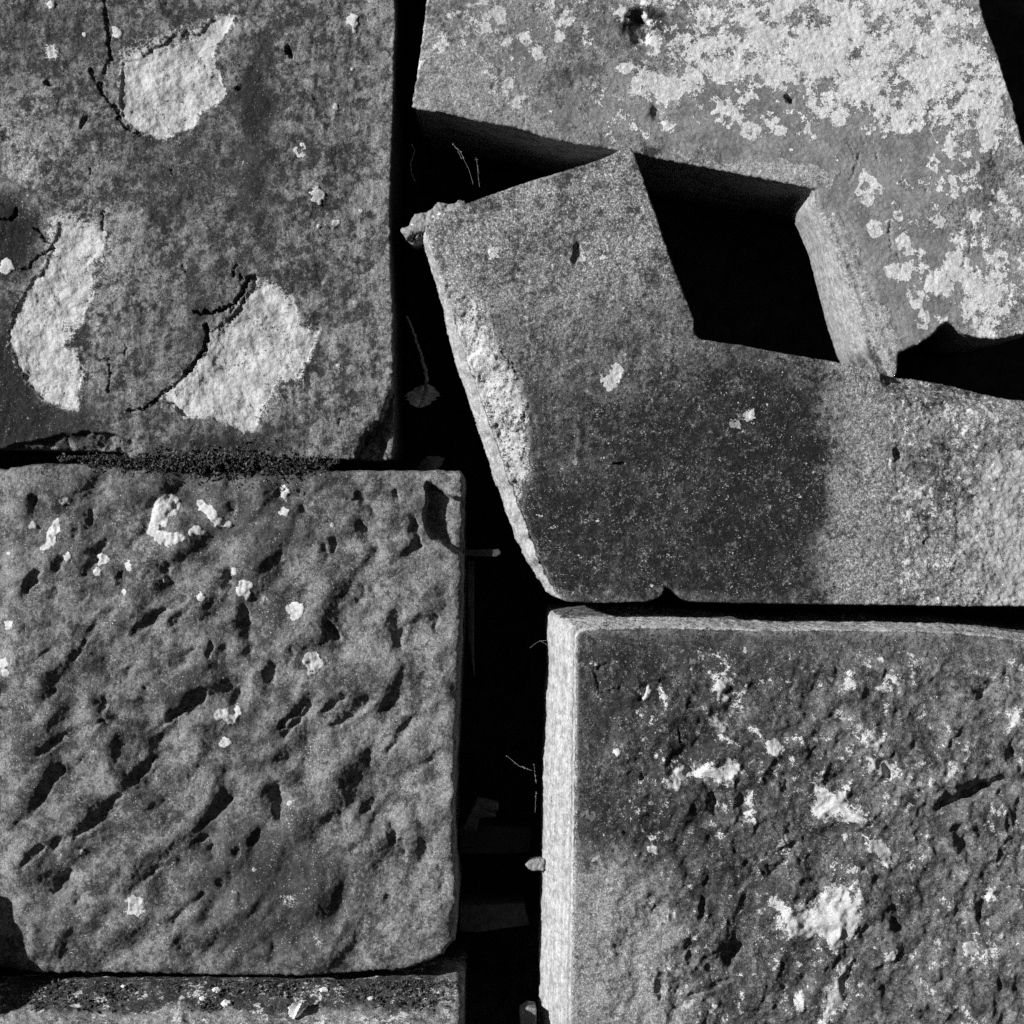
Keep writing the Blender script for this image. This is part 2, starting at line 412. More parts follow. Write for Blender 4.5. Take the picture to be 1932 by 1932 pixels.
# ================================================================ block A : top left, cracked, pale scars
polyA = path_pts('-280,-260 745,-260 745,0 748,55 744,95 743,200 739,300 736,430 738,520 742,590 742,735 741,840 738,865 720,868 600,866 500,862 400,868 300,868 246,866 238,853 120,849 0,846 -280,846')
scarsA = [path_pts('232,118 262,108 285,96 312,84 330,66 352,58 372,66 390,46 420,28 440,32 424,62 404,84 409,130 425,176 411,196 394,200 378,208 364,240 344,242 322,256 300,262 276,255 250,240 228,222 226,172'),
          path_pts('112,420 160,428 180,444 198,464 182,484 164,498 180,532 176,560 164,575 150,612 120,652 157,690 148,742 144,774 112,768 80,752 52,722 28,685 12,629 26,590 40,566 60,530 88,506 100,468'),
          path_pts('480,524 512,536 552,562 564,592 562,616 600,622 596,650 572,690 562,716 518,722 506,748 482,812 460,815 430,802 400,790 352,787 322,764 304,748 348,706 388,668 392,626 432,602 462,566')]
darkA = [(14, 440, 66, 80, 1.0), (10, 730, 56, 120, 1.2), (60, 800, 150, 40, .7), (478, 180, 34, 70, .95), (492, 330, 40, 170, .42), (360, 330, 120, 90, .36), (390, 560, 30, 90, .3), (650, 420, 14, 300, .15), (700, 760, 30, 60, .2), (110, 60, 150, 60, .25), (650, 120, 60, 120, .12), (330, 790, 60, 20, .3), (440, 835, 110, 30, .7), (60, 300, 40, 30, -.3), (300, 620, 70, 100, .2)]
def blob(px, py, lst):
    out = np.zeros_like(px)
    for x, y, rx, ry, a in lst: out += a * np.exp(-(((px - x) / rx) ** 2 + ((py - y) / ry) ** 2) ** 1.3)
    return out
def fieldsA(px, py, s, idx):
    d = fbm(px, py, 240, 3, 5) * 0.007 + fbm(px, py, 75, 3, 6, 0.45) * 0.0038 + fbm(px, py, 18, 3, 7, 0.6) * 0.0010 + ridged(px, py * 0.5, 34, 3, 8) * -0.0009
    light = np.zeros_like(px)
    for k, sc in enumerate(scarsA):
        sd = poly_sdf(px, py, sc)[0] + fbm(px, py, 34, 5, 11 + k, 0.6) * 9
        sfd = 10 + 42 * np.clip(blob(px, py, [(290, 80, 90, 50, 1), (180, 500, 60, 60, .9), (120, 450, 60, 50, .8), (560, 740, 60, 60, .8), (590, 550, 50, 50, .5), (160, 690, 30, 90, .3)]), 0, 1)
        m = np.clip(0.5 + sd / (2 * sfd), 0, 1)
        light = np.maximum(light, m)
        m2 = sstep(-2, 3, sd)
        d += 0.0030 * sstep(0, 45, sd) + m2 * (0.0026 + fbm(px, py, 36, 4, 13, 0.6) * 0.0022)
    light = np.minimum(light, 0.76 + 0.32 * fbm(px, py, 46, 4, 83, 0.6))
    light = light + 0.35 * blob(px, py, [(30, 290, 60, 110, 1), (430, 40, 50, 30, .6), (250, 130, 40, 60, .6), (190, 430, 60, 60, .7), (100, 400, 60, 60, .5)])
    cr = ['193,-20 196,0 200,30 205,62 207,95 206,112 199,128 194,136', '170,128 174,140 178,154', '188,158 196,184 214,198 222,208 224,224 238,240 262,252', 
          '482,523 466,528 458,556 444,572 420,584 398,590 368,590', '388,612 392,634 388,660 374,674 352,702', '322,728 306,742 294,758 272,770 240,776',
          '326,760 338,774 352,788', '66,432 84,452 104,468 76,482 58,498 40,512', '444,498 442,522', '456,528 456,520', '28,392 30,404 22,414 0,414']
    cw = [5.0, 4, 4.5, 5.6, 5.6, 3.2, 4.2, 3, 2.8, 2.6, 3.2]
    for k, (c, ww) in enumerate(zip(cr, cw)): d += crack(px, py, path_pts(c), ww, 0.0095 if ww > 5 else 0.005, seed=20 + k)
    for k, c in enumerate(['462,560 452,590 430,604', '420,600 416,622', '436,590 446,574', '206,668 206,740', '188,680 200,676', '235,650 236,668', '170,320 170,336', '640,800 640,790', '325,320 322,334', '195,394 194,436', '344,500 350,512']):
        d += crack(px, py, path_pts(c), 2.6, 0.003, seed=50 + k)
    d += pit(px, py, (545, 94), (548, 103), 7, 0.012, 61) + pit(px, py, (86, 156), (97, 158), 4.5, 0.009, 62) + pit(px, py, (160, 218), (155, 238), 5, 0.005, 63) + pit(px, py, (446, 168), (456, 164), 5, 0.005, 64)
    # broken corner lower right
    chip = path_pts('748,728 741,738 730,758 722,778 716,796 700,806 688,820 680,842 672,856 664,876 760,880')
    d += patch(px, py, chip, soft=2.2, wob=6, wsize=18, seed=71) * 0.020
    rim = patch(px, py, path_pts('748,715 728,752 716,782 706,790 690,806 676,845 662,866 700,830 722,800 736,770'), soft=6, wob=4, seed=75)
    # spalled lower left edge
    sp = path_pts('8,848 30,836 70,832 110,822 170,814 220,820 246,832 252,850 230,860 120,856 20,856')
    m = patch(px, py, sp, soft=2.4, wob=5, wsize=25, seed=73)
    d += m * (0.006 + 0.006 * fbm(px, py, 26, 4, 74) + sstep(815, 860, py) * 0.008)
    lich = spots(px, py, [(666, 40, 12), (669, 60, 4), (220, 62, 10), (600, 369, 13), (634, 421, 7), (602, 427, 4), (12, 502, 13), (200, 442, 6), (633, 202, 6), (664, 130, 3), (158, 65, 4), (680, 398, 4), (96, 8, 8), (638, 690, 4)])
    ring = spots(px, py, [(567, 283, 11)]) - spots(px, py, [(567, 283, 6)])
    d -= (lich > 0.5) * 0.0012
    lich = np.maximum(lich, ring) + 0.62 * blob(px, py, [(97, 98, 24, 26, 1), (425, 393, 14, 12, .6), (12, 430, 30, 14, .6)])
    d += rim * 0.003
    dark = 1.2 * blob(px + 25 * fbm(px, py, 60, 4, 85), py + 25 * fbm(px, py, 60, 4, 86), darkA)
    tone = 0.30 * fbm(px, py, 130, 4, 80, 0.65) + 0.25 * fbm(px, py, 22, 3, 84) + (0.12 + 0.22 * sstep(400, 650, py)) * fbm(px, py * 0.08, 14, 3, 82) + 0.18 * sstep(620, 740, px) + 0.10 * fbm(px, py * 0.15, 12, 3, 81) * sstep(500, 620, py) \
        + 0.30 * blob(px, py, [(20, 260, 70, 90, 1), (210, 560, 90, 130, .8), (500, 790, 60, 60, .3), (170, 460, 80, 90, .8)]) - 0.14 * blob(px, py, [(120, 60, 200, 90, 1), (420, 330, 140, 180, .8)])
    return d, dict(light=light, dark=dark, lichen=lich, tone=tone - 0.05)
A = build_block('stone_block', polyA, fieldsA, M_A, y0=0.0, h=1.9, jit=1.8, rnd=4.0, seed=100)
tag(A, 'dark cracked stone block at upper left with pale flaked scars and a broken bottom corner', 'stone block', 'weathered stone blocks of the wall')

# ================================================================ block B : lower left, tooled face
polyB = path_pts('-280,878 -40,884 6,886 40,877 100,875 200,876 300,886 400,890 500,886 600,888 700,888 800,888 868,888 875,896 874,960 873,1100 870,1200 866,1300 862,1400 858,1480 857,1560 860,1620 863,1680 862,1740 858,1775 838,1802 800,1822 760,1833 650,1840 480,1846 350,1843 200,1840 90,1838 20,1832 -280,1830')
Z1 = lambda x, y: (x * 0.46 * 1.294 / 1.294, 811.4 + y * 0.46)
Z2 = lambda x, y: (x * 0.48, 1313.7 + y * 0.48)
pB = []   # (a, b, width, depth)
def addp(Z, lst):
    for x0, y0, x1, y1, w_, d_ in lst: pB.append((Z(x0, y0), Z(x1, y1), w_, d_))
addp(Z1, [(630, 290, 600, 400, 9, 10), (590, 420, 535, 480, 8, 8), (435, 455, 400, 500, 7, 7), (385, 540, 345, 595, 8, 9), (250, 530, 225, 570, 9, 10), (155, 580, 105, 655, 9, 11),
          (150, 280, 145, 290, 8, 6), (375, 340, 370, 370, 8, 6), (495, 590, 498, 665, 8, 9), (225, 655, 215, 690, 8, 8), (350, 665, 335, 695, 8, 8), (470, 740, 375, 830, 11, 12),
          (350, 870, 310, 925, 9, 10), (668, 745, 560, 825, 10, 11), (795, 715, 710, 795, 8, 8), (670, 560, 690, 590, 6, 5), (935, 590, 945, 645, 12, 15), (1000, 740, 1030, 930, 10, 10),
          (535, 980, 495, 1040, 9, 9), (425, 1105, 420, 1140, 9, 9), (230, 1075, 165, 1130, 8, 8), (790, 900, 745, 955, 8, 8), (830, 1085, 770, 1155, 12, 13), (760, 1140, 640, 1225, 8, 8), (975, 1080, 960, 1150, 9, 10),
          (1120, 970, 1100, 1020, 11, 11), (1195, 900, 1185, 960, 7, 7), (1235, 250, 1250, 330, 8, 7), (1475, 260, 1490, 285, 10, 10), (1525, 340, 1540, 380, 9, 7), (1490, 400, 1540, 490, 12, 12),
          (1700, 380, 1715, 460, 10, 12), (1330, 480, 1340, 530, 9, 7), (1370, 460, 1365, 500, 8, 7), (1485, 650, 1470, 700, 12, 9), (1345, 790, 1380, 845, 10, 11), (1635, 760, 1630, 870, 17, 15), (1785, 770, 1785, 815, 7, 9),
          (1265, 640, 1230, 680, 9, 7), (1410, 1090, 1330, 1160, 8, 7), (1510, 1115, 1370, 1215, 11, 11), (1240, 1130, 1160, 1215, 7, 7), (940, 220, 950, 320, 12, 6), (840, 560, 820, 580, 8, 6),
          (1060, 450, 1075, 470, 8, 5), (700, 560, 640, 590, 10, 4), (1150, 230, 1145, 260, 8, 5), (1625, 255, 1625, 270, 6, 7), (1010, 130, 1010, 160, 10, 4), (310, 400, 300, 440, 8, 5), (870, 880, 860, 920, 7, 5),
          (480, 1020, 470, 1050, 6, 6), (660, 1000, 600, 1060, 7, 6), (1690, 1180, 1650, 1230, 8, 6), (1570, 1150, 1590, 1140, 6, 5), (100, 820, 85, 880, 8, 3)])
addp(Z2, [(240, 170, 170, 215, 9, 9), (400, 100, 240, 160, 7, 6), (130, 95, 70, 130, 7, 6), (590, 262, 535, 320, 10, 11), (335, 240, 275, 290, 8, 8), (236, 290, 130, 450, 10, 11), (120, 460, 60, 505, 8, 6),
          (445, 450, 300, 545, 11, 12), (480, 390, 400, 450, 8, 6), (255, 565, 215, 595, 9, 10), (160, 595, 95, 660, 8, 9), (268, 700, 205, 775, 8, 10), (330, 770, 290, 805, 9, 9), (615, 680, 570, 720, 8, 9), (560, 730, 500, 780, 7, 4),
          (800, 780, 685, 875, 7, 9), (905, 400, 810, 500, 9, 10), (1090, 370, 1100, 480, 10, 12), (1015, 545, 990, 580, 9, 9), (828, 605, 832, 635, 9, 10), (810, 560, 780, 570, 6, 6), (905, 700, 900, 740, 8, 8), (868, 720, 866, 745, 6, 7),
          (1215, 45, 1120, 150, 7, 8), (1612, 100, 1530, 210, 8, 8), (1455, 230, 1445, 280, 9, 8), (1465, 415, 1435, 445, 9, 9), (1540, 510, 1550, 560, 9, 10), (1575, 570, 1590, 610, 6, 6), (1405, 580, 1385, 610, 7, 8),
          (1640, 430, 1642, 460, 9, 7), (1275, 700, 1280, 740, 12, 6), (1078, 990, 1075, 1040, 11, 11), (940, 780, 955, 820, 6, 6), (1190, 350, 1260, 420, 8, 4), (1170, 960, 1220, 1030, 8, 5), (640, 420, 590, 450, 8, 6), (770, 280, 740, 330, 7, 5),
          (900, 230, 905, 300, 8, 5), (700, 655, 710, 670, 7, 7), (600, 300, 590, 340, 6, 4), (1520, 790, 1530, 820, 8, 5), (1690, 260, 1560, 330, 9, 4), (1330, 470, 1345, 530, 9, 5), (340, 770, 300, 860, 7, 3), (940, 600, 930, 620, 9, 6), (1740, 700, 1730, 760, 9, 5)])
rb = random.Random(5)
for k in range(30):
    x, y = rb.uniform(30, 830), rb.uniform(920, 1800); L = rb.uniform(8, 24); a = math.radians(rb.uniform(110, 150))
    pB.append(((x, y), (x + L * math.cos(a), y + L * math.sin(a)), rb.uniform(4, 8), rb.uniform(1.0, 2.5)))
lichB = [[Z1(*p) for p in path_pts(c)] for c in ('630,290 660,265 720,270 742,310 720,342 680,365 650,378 655,410 720,420 752,450 700,478 640,452 606,420 618,360', '795,275 825,285 880,320 892,352 955,378 938,398 890,402 850,352 812,332', '215,372 236,360 240,400 216,470 178,500 165,490 190,430', '940,1150 975,1135 985,1160 950,1210 930,1205 950,1170', '780,410 800,395 830,400 850,430 800,440 770,440', '1145,230 1165,225 1180,250 1172,290 1155,275')]
def fieldsB(px, py, s, idx):
    ru, rv = rot(px, py, -48)           # along the tooling strokes
    wx = fbm(px, py, 140, 2, 104) * 60
    inn = 0.3 + 0.7 * sstep(0, 50, s)
    d = fbm((ru + wx) / 2.4, rv + wx * 0.7, 74, 2, 105, 0.4) * 0.0100 * inn
    d += fbm(px, py, 100, 2, 103, 0.4) * 0.0125 * inn + fbm(px, py, 260, 2, 106) * 0.008
    d += fbm((ru + wx) / 1.5, rv, 26, 3, 107, 0.5) * 0.0012 + fbm(px, py, 14, 3, 108, 0.6) * 0.0006
    dk = np.zeros_like(px)
    for k, (a, b, w_, dd) in enumerate(pB):
        p = chisel(px, py, a, b, w_ * 1.0, dd * 0.00058 * (0.6 + 0.7 * ((k * 53) % 17) / 17), seed=110 + k); d += p
        mx, my = (a[0] + b[0]) / 2, (a[1] + b[1]) / 2; hl = math.hypot(b[0] - a[0], b[1] - a[1]) / 2 + w_ * 2
        d += bbox_eval(px, py, mx - 3 * hl, mx + 3 * hl, my - 3 * hl, my + 3 * hl, lambda x, y: dd * 0.00022 * np.exp(-((line_dist(x + fbm(x, y, 40, 2, 99) * 12, y, [a, b], 400)) / (w_ * 2.4)) ** 2), 0.0)
    # softened arrises
    rr = np.maximum(26 - s, 0); lx = sstep(700, 870, px) * 0.6 + 0.4 + 0.8 * sstep(1650, 1830, py)
    d += (26 - np.sqrt(np.maximum(26 ** 2 - rr ** 2, 0))) * K * 0.55 * lx
    d += 0.010 * sstep(60, -10, px) ** 2
    # lost corner, top right
    chip = path_pts('806,908 822,918 845,934 872,942 884,952 884,1050 868,1048 848,1030 826,1018 806,1004 800,980 806,950')
    d += patch(px, py, chip, soft=4, wob=8, wsize=26, seed=181) * 0.021
    d += 0.006 * np.exp(-((px - 830) ** 2 + (py - 1210) ** 2) / 70 ** 2) * 0
    lich = spots(px, py, [(470 * .46 * 0 + 462, 1109, 15), (555, 1150, 17), (591, 1250, 19), (60, 990, 7), (128, 945, 7), (192, 1054, 11), (128, 1049, 8), (340, 1015, 12), (310, 985, 9),
                          (432, 1352, 14), (440, 1340, 9), (424, 1401, 11), (414, 1347, 10), (256, 1707, 16), (545, 1515, 5), (380, 1125, 8), (13, 1180, 8), (536, 965, 9), (537, 930, 9), (122, 945, 6), (242, 1068, 8), (12, 1045, 4), (235, 1115, 6), (440, 1078, 7), (313, 1095, 5), (5, 1250, 9), (10, 1270, 6), (627, 990, 5), (500, 1130, 5), (182, 1080, 8), (155, 1610, 5), (480, 1640, 4)])
    for k, q in enumerate(lichB): lich = np.maximum(lich, patch(px, py, q, soft=3, wob=7, wsize=14, seed=186 + k))
    d -= sstep(0.4, 0.6, lich) * 0.0018 * (0.5 + 1.2 * fbm(px, py, 10, 3, 190))
    lich = lich + 0.5 * blob(px, py, [(545, 1698, 34, 26, .95), (605, 1775, 20, 30, .9), (560, 1822, 40, 16, .8), (460, 1780, 20, 40, .5), (270, 1235, 40, 30, .45), (710, 1720, 40, 30, .4), (60, 990, 60, 30, .35), (330, 1050, 40, 30, .5), (285, 1765, 60, 40, .45), (180, 1770, 60, 30, .3), (8, 1260, 20, 30, .6)])
    tone = 0.26 * fbm(px, py, 120, 4, 191, 0.6) + 0.15 * fbm(px, py, 24, 3, 195) + 0.20 * sstep(560, 800, px) - 0.05 + 0.12 * sstep(30, 0, px)
    dark = blob(px, py, [(500, 1000, 90, 40, .55), (490, 1640, 130, 90, .75), (420, 940, 100, 40, .45), (250, 930, 100, 30, .3), (130, 1010, 70, 60, .35), (620, 1700, 60, 70, .55), (500, 1780, 110, 60, .5), (470, 1400, 60, 60, .25), (580, 905, 60, 30, .45), (430, 885, 200, 16, .7)])
    return d, dict(lichen=lich, tone=tone, dark=dark)
B = build_block('stone_block', polyB, fieldsB, M_B, y0=0.0, jit=3.0, jsize=24, rnd=7, seed=200, micro=0.0012)
tag(B, 'lower left stone block with a coarse diagonally chiselled face and pale lichen spots', 'stone block', 'weathered stone blocks of the wall')

# ================================================================ block D : tilted block in the middle
polyD = [(1176, 281), (1190, 281), (1198, 298), (1230, 390), (1268, 500), (1300, 582), (1308, 604), (1309, 632), (1322, 642), (1400, 653), (1500, 672), (1600, 688), (1690, 712), (1740, 716), (1800, 728), (1850, 741), (1900, 752), (1950, 757), (2160, 762, ''),
         (2160, 1144), (1932, 1143), (1800, 1143), (1700, 1141), (1600, 1140), (1500, 1139), (1340, 1136), (1300, 1134), (1282, 1130), (1270, 1114), (1254, 1106), (1248, 1124), (1225, 1134), (1140, 1137), (1072, 1135), (1056, 1126, 'L'), (1030, 1085, 'L'), (1002, 1010, 'L'), (975, 940, 'L'), (945, 855, 'L'), (912, 760, 'L'), (880, 670, 'L'), (846, 560, 'L'), (816, 470, 'L'), (803, 436), (806, 424), (835, 404), (880, 386), (1000, 344), (1100, 314), (1145, 298)]
def outL(lx, ly):
    sc = 0.75 + 0.5 * sstep(500, 700, ly) + 0.25 * sstep(700, 980, ly) - 0.7 * sstep(1000, 1110, ly)
    return sc, (-0.94, 0.32)
def fieldsD(px, py, s, idx):
    d = fbm(px, py, 300, 2, 205) * 0.002 + fbm(px, py, 50, 3, 206) * 0.0007 + fbm(px, py, 9, 4, 207, 0.7) * 0.0009
    # scar along the left arris: the face falls away beyond the broken line
    scar = path_pts('790,400 812,440 850,500 890,560 918,588 925,612 930,640 948,668 962,690 975,706 990,740 1000,772 998,820 1000,862 1002,900 990,935 985,960 1000,1000 1016,1050 1040,1096 1075,1140 1000,1150 780,600')
    m = patch(px, py, scar, soft=3, wob=7, wsize=32, seed=211)
    ms = patch(px, py, scar, soft=20, wob=8, wsize=32, seed=211)
    line = (px - (803 + (py - 425) * 0.357))          # distance right of the left arris
    fall = np.clip(1 - line / 75, 0, 1)
    d += m * (0.0016 + 0.020 * fall ** 1.4) * sstep(440, 560, py) + m * (fbm(px, py, 40, 5, 212, 0.65) * 0.007 + ridged(px + py * 0.3, py * 0.35, 26, 4, 214) * -0.003) * sstep(440, 560, py)
    light = ms * 0.74 * sstep(520, 640, py) * (0.8 + 0.2 * fbm(px, py, 40, 3, 213)) + 0.5 * blob(px, py, [(860, 470, 30, 60, .35), (905, 560, 30, 40, .7), (1200, 640, 1, 1, 0)])
    d += crack(px, py, path_pts('948,666 966,690 976,708'), 4, 0.004, 221) + crack(px, py, path_pts('990,776 985,800 980,815'), 4, 0.003, 222)
    d += pit(px, py, (1090, 466), (1084, 496), 6, 0.007, 223) + pit(px, py, (1162, 876), (1176, 876), 4, 0.006, 224) + pit(px, py, (1692, 854), (1694, 858), 7, 0.007, 225)
    right = sstep(1655, 1705, px + fbm(px, py, 40, 3, 230) * 12)
    d += right * (fbm(px, py, 22, 5, 231, 0.65) * 0.0035 + ridged(px, py, 60, 3, 232) * -0.0014 + 0.001)
    d += 0.004 * np.exp(-((px - 1683) / 5.0) ** 2) * sstep(1050, 800, py) * -0.15
    # top edge right part crumbles back
    d += right * 0.02 * sstep(40, 0, s) * sstep(900, 760, py)
    band = sstep(1490, 1615, px + fbm(px, py, 90, 5, 233, 0.62) * 55 - 14 * np.sin((py - 700) / 90) + 14 * fbm(px, py, 14, 3, 234)) * (1 - right)
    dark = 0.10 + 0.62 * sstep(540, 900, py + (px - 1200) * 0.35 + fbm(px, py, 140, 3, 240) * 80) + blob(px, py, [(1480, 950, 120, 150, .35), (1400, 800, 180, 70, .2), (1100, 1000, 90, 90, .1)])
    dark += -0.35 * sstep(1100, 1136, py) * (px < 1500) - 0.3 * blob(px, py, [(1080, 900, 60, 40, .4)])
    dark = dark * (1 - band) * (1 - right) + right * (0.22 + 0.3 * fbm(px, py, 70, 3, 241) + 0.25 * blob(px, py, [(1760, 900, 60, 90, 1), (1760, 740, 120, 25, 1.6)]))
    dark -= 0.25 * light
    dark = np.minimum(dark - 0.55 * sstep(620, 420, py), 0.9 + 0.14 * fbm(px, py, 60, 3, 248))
    tone = 0.1 - 0.12 * sstep(400, 900, py) + 0.2 * fbm(px, py, 30, 3, 245) * (1 - band) + band * 0.38 + right * 0.42 + 0.1 * fbm(px, py, 90, 3, 242) + 0.22 * sstep(90, 0, line) * (py < 760)
    lich = 0.0 + spots(px, py, [(1155, 715, 15), (1148, 726, 12), (1165, 700, 9), (930, 480, 9), (1137, 488, 6), (1102, 490, 6), (1411, 785, 9), (1082, 875, 0.5)], soft=6) * 0.95
    stones = spots(px, py, [(1385, 802, 10), (1244, 936, 6), (1082, 874, 7), (1243, 935, 6), (1270, 915, 4), (1022, 832, 4)], soft=2)
    lich = lich + 0.28 * right * (sstep(0.0, 0.5, 0.3 + fbm(px, py, 90, 3, 243))) + blob(px, py, [(1720, 960, 46, 60, .24), (1700, 790, 40, 50, .16), (1830, 790, 90, 40, .26), (1820, 1080, 90, 50, .16), (1700, 1090, 40, 30, .2), (1155, 712, 26, 34, .22), (1210, 1000, 60, 30, -0.02), (930, 475, 22, 34, .15)])
    lich += 0.22 * np.exp(-((px - 1683 + (py - 720) * 0.04) / 5) ** 2) * (py < 1000) + 0.3 * np.exp(-((py - 771) / 3) ** 2) * (px > 1000) * (px < 1085)
    grey = stones * 0.6 + right * (0.30 + 0.45 * sstep(1780, 1900, px) * sstep(800, 900, py))
    def sdark(lx, ly, dp, arc): return 0.0 + 0.0 * lx
    return d, dict(light=light, dark=dark, tone=tone, lichen=lich, grey=grey, side_side=lambda lx, ly, dp, arc: np.where((lx < 1075) & (ly > 420), 1.0, 0.0) * min(1, dp / 0.004),
                   side_lichen=lambda lx, ly, dp, arc: 0 * lx, side_light=lambda lx, ly, dp, arc: 0 * lx, side_grey=lambda lx, ly, dp, arc: 0 * lx)
profL = [(0, 0), (0.004, 0.002), (0.008, 0.0065), (0.014, 0.0075), (0.020, 0.0085), (0.030, 0.0095), (0.05, 0.0100), (0.28, 0.0100)]
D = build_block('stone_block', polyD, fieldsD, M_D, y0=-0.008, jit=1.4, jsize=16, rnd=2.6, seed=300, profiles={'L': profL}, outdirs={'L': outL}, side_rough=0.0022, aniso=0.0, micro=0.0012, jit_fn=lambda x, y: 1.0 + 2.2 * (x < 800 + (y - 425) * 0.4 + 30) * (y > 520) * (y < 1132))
tag(D, 'tilted dark gritty stone block in the middle with a pale broken left edge', 'stone block', 'weathered stone blocks of the wall')

# ================================================================ block E : upper right, lichened, with notch
polyE = [(806, -260), (805, -10), (797, 60), (786, 140), (776, 198), (790, 203), (840, 209), (900, 224), (970, 233), (1030, 252), (1090, 264), (1140, 270), (1180, 277), (1215, 282), (1240, 290), (1300, 301), (1400, 320), (1480, 336), (1530, 346),
         (1548, 350, 'N'), (1552, 378, 'N'), (1568, 410, 'N'), (1588, 455, 'N'), (1606, 510, 'N'), (1630, 575, 'N'), (1656, 640, 'N'), (1682, 692, 'N'), (1688, 716), (1696, 712), (1702, 700), (1704, 662), (1738, 648), (1768, 630), (1786, 610), (1800, 601), (1812, 612), (1830, 626), (1860, 634), (1900, 635), (1932, 628), (1990, 616), (2010, 560), (1985, 420), (1955, 300), (1932, 222), (1922, 180), (1904, 130), (1890, 80), (1872, 40), (1862, 0), (1800, -260)]
def outN(lx, ly):
    return 0.8 + 0.75 * sstep(380, 690, ly), (-0.97, 0.22)
def fieldsE(px, py, s, idx):
    d = -0.017 * sstep(1150, 790, px) + fbm(px, py, 300, 3, 305) * 0.003 + fbm(px, py, 50, 4, 306) * 0.0010 + fbm(px, py, 10, 4, 307, 0.7) * 0.0007
    d += pit(px, py, (1208, 20), (1214, 60), 22, 0.013, 311) + pit(px, py, (1190, 20), (1260, 22), 8, 0.006, 316) + pit(px, py, (1496, 174), (1500, 180), 6, 0.012, 312) + pit(px, py, (1240, 196), (1246, 214), 9, 0.006, 313) + pit(px, py, (1080, 130), (1086, 145), 12, 0.003, 314)
    for k, c in enumerate(['1632,250 1640,262', '1662,282 1666,296', '1630,280 1628,290', '1822,455 1830,475 1828,500', '1812,442 1840,436', '1712,428 1722,432', '1690,410 1686,440 1692,470', '1890,262 1880,300', '1840,400 1848,430 1838,470', '1610,262 1625,300 1612,330', '1748,345 1760,352', '1700,470 1710,500', '1655,512 1668,520']):
        d += crack(px, py, path_pts(c), 2.2, 0.0016, seed=330 + k)
    # moulding: shallow grooves parallel to the notch side
    dn = px - (1552 + (py - 370) * 0.37)
    band = sstep(360, 420, py) * sstep(715, 660, py)
    d += band * (0.0016 * np.exp(-((dn - 12) / 7) ** 2) + 0.0022 * sstep(48, 0, dn) * (dn > 0) + 0.0010 * np.exp(-((dn - 34) / 8) ** 2))
    lw = 0.36 + 0.0 * px
    ex, ey = px + 90 * fbm(px, py, 110, 4, 341), py + 80 * fbm(px, py, 110, 4, 342)
    lw = lw + blob(ex, ey, [(1600, 70, 330, 150, .34), (1450, 230, 260, 45, .12), (1800, 330, 90, 120, .10), (1850, 520, 110, 80, .22), (1230, 120, 90, 120, .02), (1800, 180, 110, 80, .12), (870, 20, 60, 60, .12), (960, 150, 70, 60, .16), (1050, 30, 60, 50, .10), (1320, 130, 120, 60, .12), (1170, 245, 110, 26, .14), (1880, 250, 60, 60, .12)])
    lw -= 0.36 * sstep(60, 0, s) * (py > 150) * (px < 1700) * sstep(700, 600, px * 0 + py) + blob(px, py, [(1640, 420, 60, 70, .10), (1400, 280, 240, 45, .30), (860, 170, 70, 60, .34), (1560, 330, 120, 50, .28), (1640, 600, 90, 120, .34), (1880, 620, 60, 20, -.1), (1080, 160, 90, 70, .14)])
    lw = lw * (1 - 0.9 * band * sstep(75, 30, dn))
    lich = lw - 0.03 + 0.12 * fbm(px, py, 46, 3, 321) + 0.16 * fbm(px, py, 120, 3, 343)
    rings_ = [(1645, 345, 26), (1662, 352, 16), (1660, 424, 15), (1714, 450, 14), (1716, 462, 18), (1702, 506, 22), (1752, 600, 16), (1815, 500, 24), (1790, 535, 20), (1850, 545, 22), (1184, 119, 11), (1275, 160, 20), (1240, 150, 16), (1808, 480, 12), (1755, 330, 14), (1800, 345, 24), (1705, 400, 9), (1840, 300, 20), (1880, 260, 16), (1770, 300, 12), (1735, 555, 18), (1840, 600, 16), (1900, 560, 26), (1900, 480, 14), (1380, 215, 20), (1420, 240, 18), (1480, 262, 22), (1350, 190, 18), (1530, 250, 18), (918, 45, 8), (945, 22, 14), (1056, 62, 9), (1100, 245, 12), (1150, 255, 14), (960, 150, 10), (985, 185, 18), (930, 175, 10)]
    lich += 0.34 * spots(px, py, rings_, soft=2.5, seed=500) - 0.30 * spots(px, py, [(x + (k % 3 - 1) * r * .15, y + (k % 2) * r * .12, r * (0.35 + 0.3 * ((k * 7) % 5) / 5)) for k, (x, y, r) in enumerate(rings_)], soft=2.5, seed=560)
    lich += spots(px, py, [(1645, 345, 24), (1660, 350, 18), (1658, 425, 14), (1714, 455, 16), (1702, 505, 22), (1715, 515, 14), (1680, 585 - 170 + 0, 2), (1185, 118, 10), (1184, 121, 7), (918, 45, 8), (940, 20, 14), (1055, 62, 10), (1270, 150, 18), (1815, 495, 20), (1780, 520, 20), (1850, 545, 18), (1700, 590, 5), (980, 60, 5), (930, 140, 10), (1060, 100, 5), (1790, 590, 14)], soft=5) * 0.32
    grey = 0.30 + blob(px, py, [(1660, 400, 180, 190, .55), (1350, 190, 260, 60, .35), (1440, 260, 300, 40, .45), (1750, 520, 130, 140, .4), (960, 90, 90, 60, .3), (1080, 225, 120, 40, .35), (1750, 70, 120, 120, .15), (1550, 200, 200, 70, .3), (1890, 100, 40, 100, .3)])
    grey -= 0.5 * sstep(55, 10, s) * sstep(380, 200, py) * (px < 1540) + 0.6 * band * sstep(60, 25, dn) + blob(px, py, [(850, 160, 90, 70, .5), (1640, 680, 60, 60, .4), (1780, 410, 70, 26, .5), (1480, 320, 120, 18, .5)])
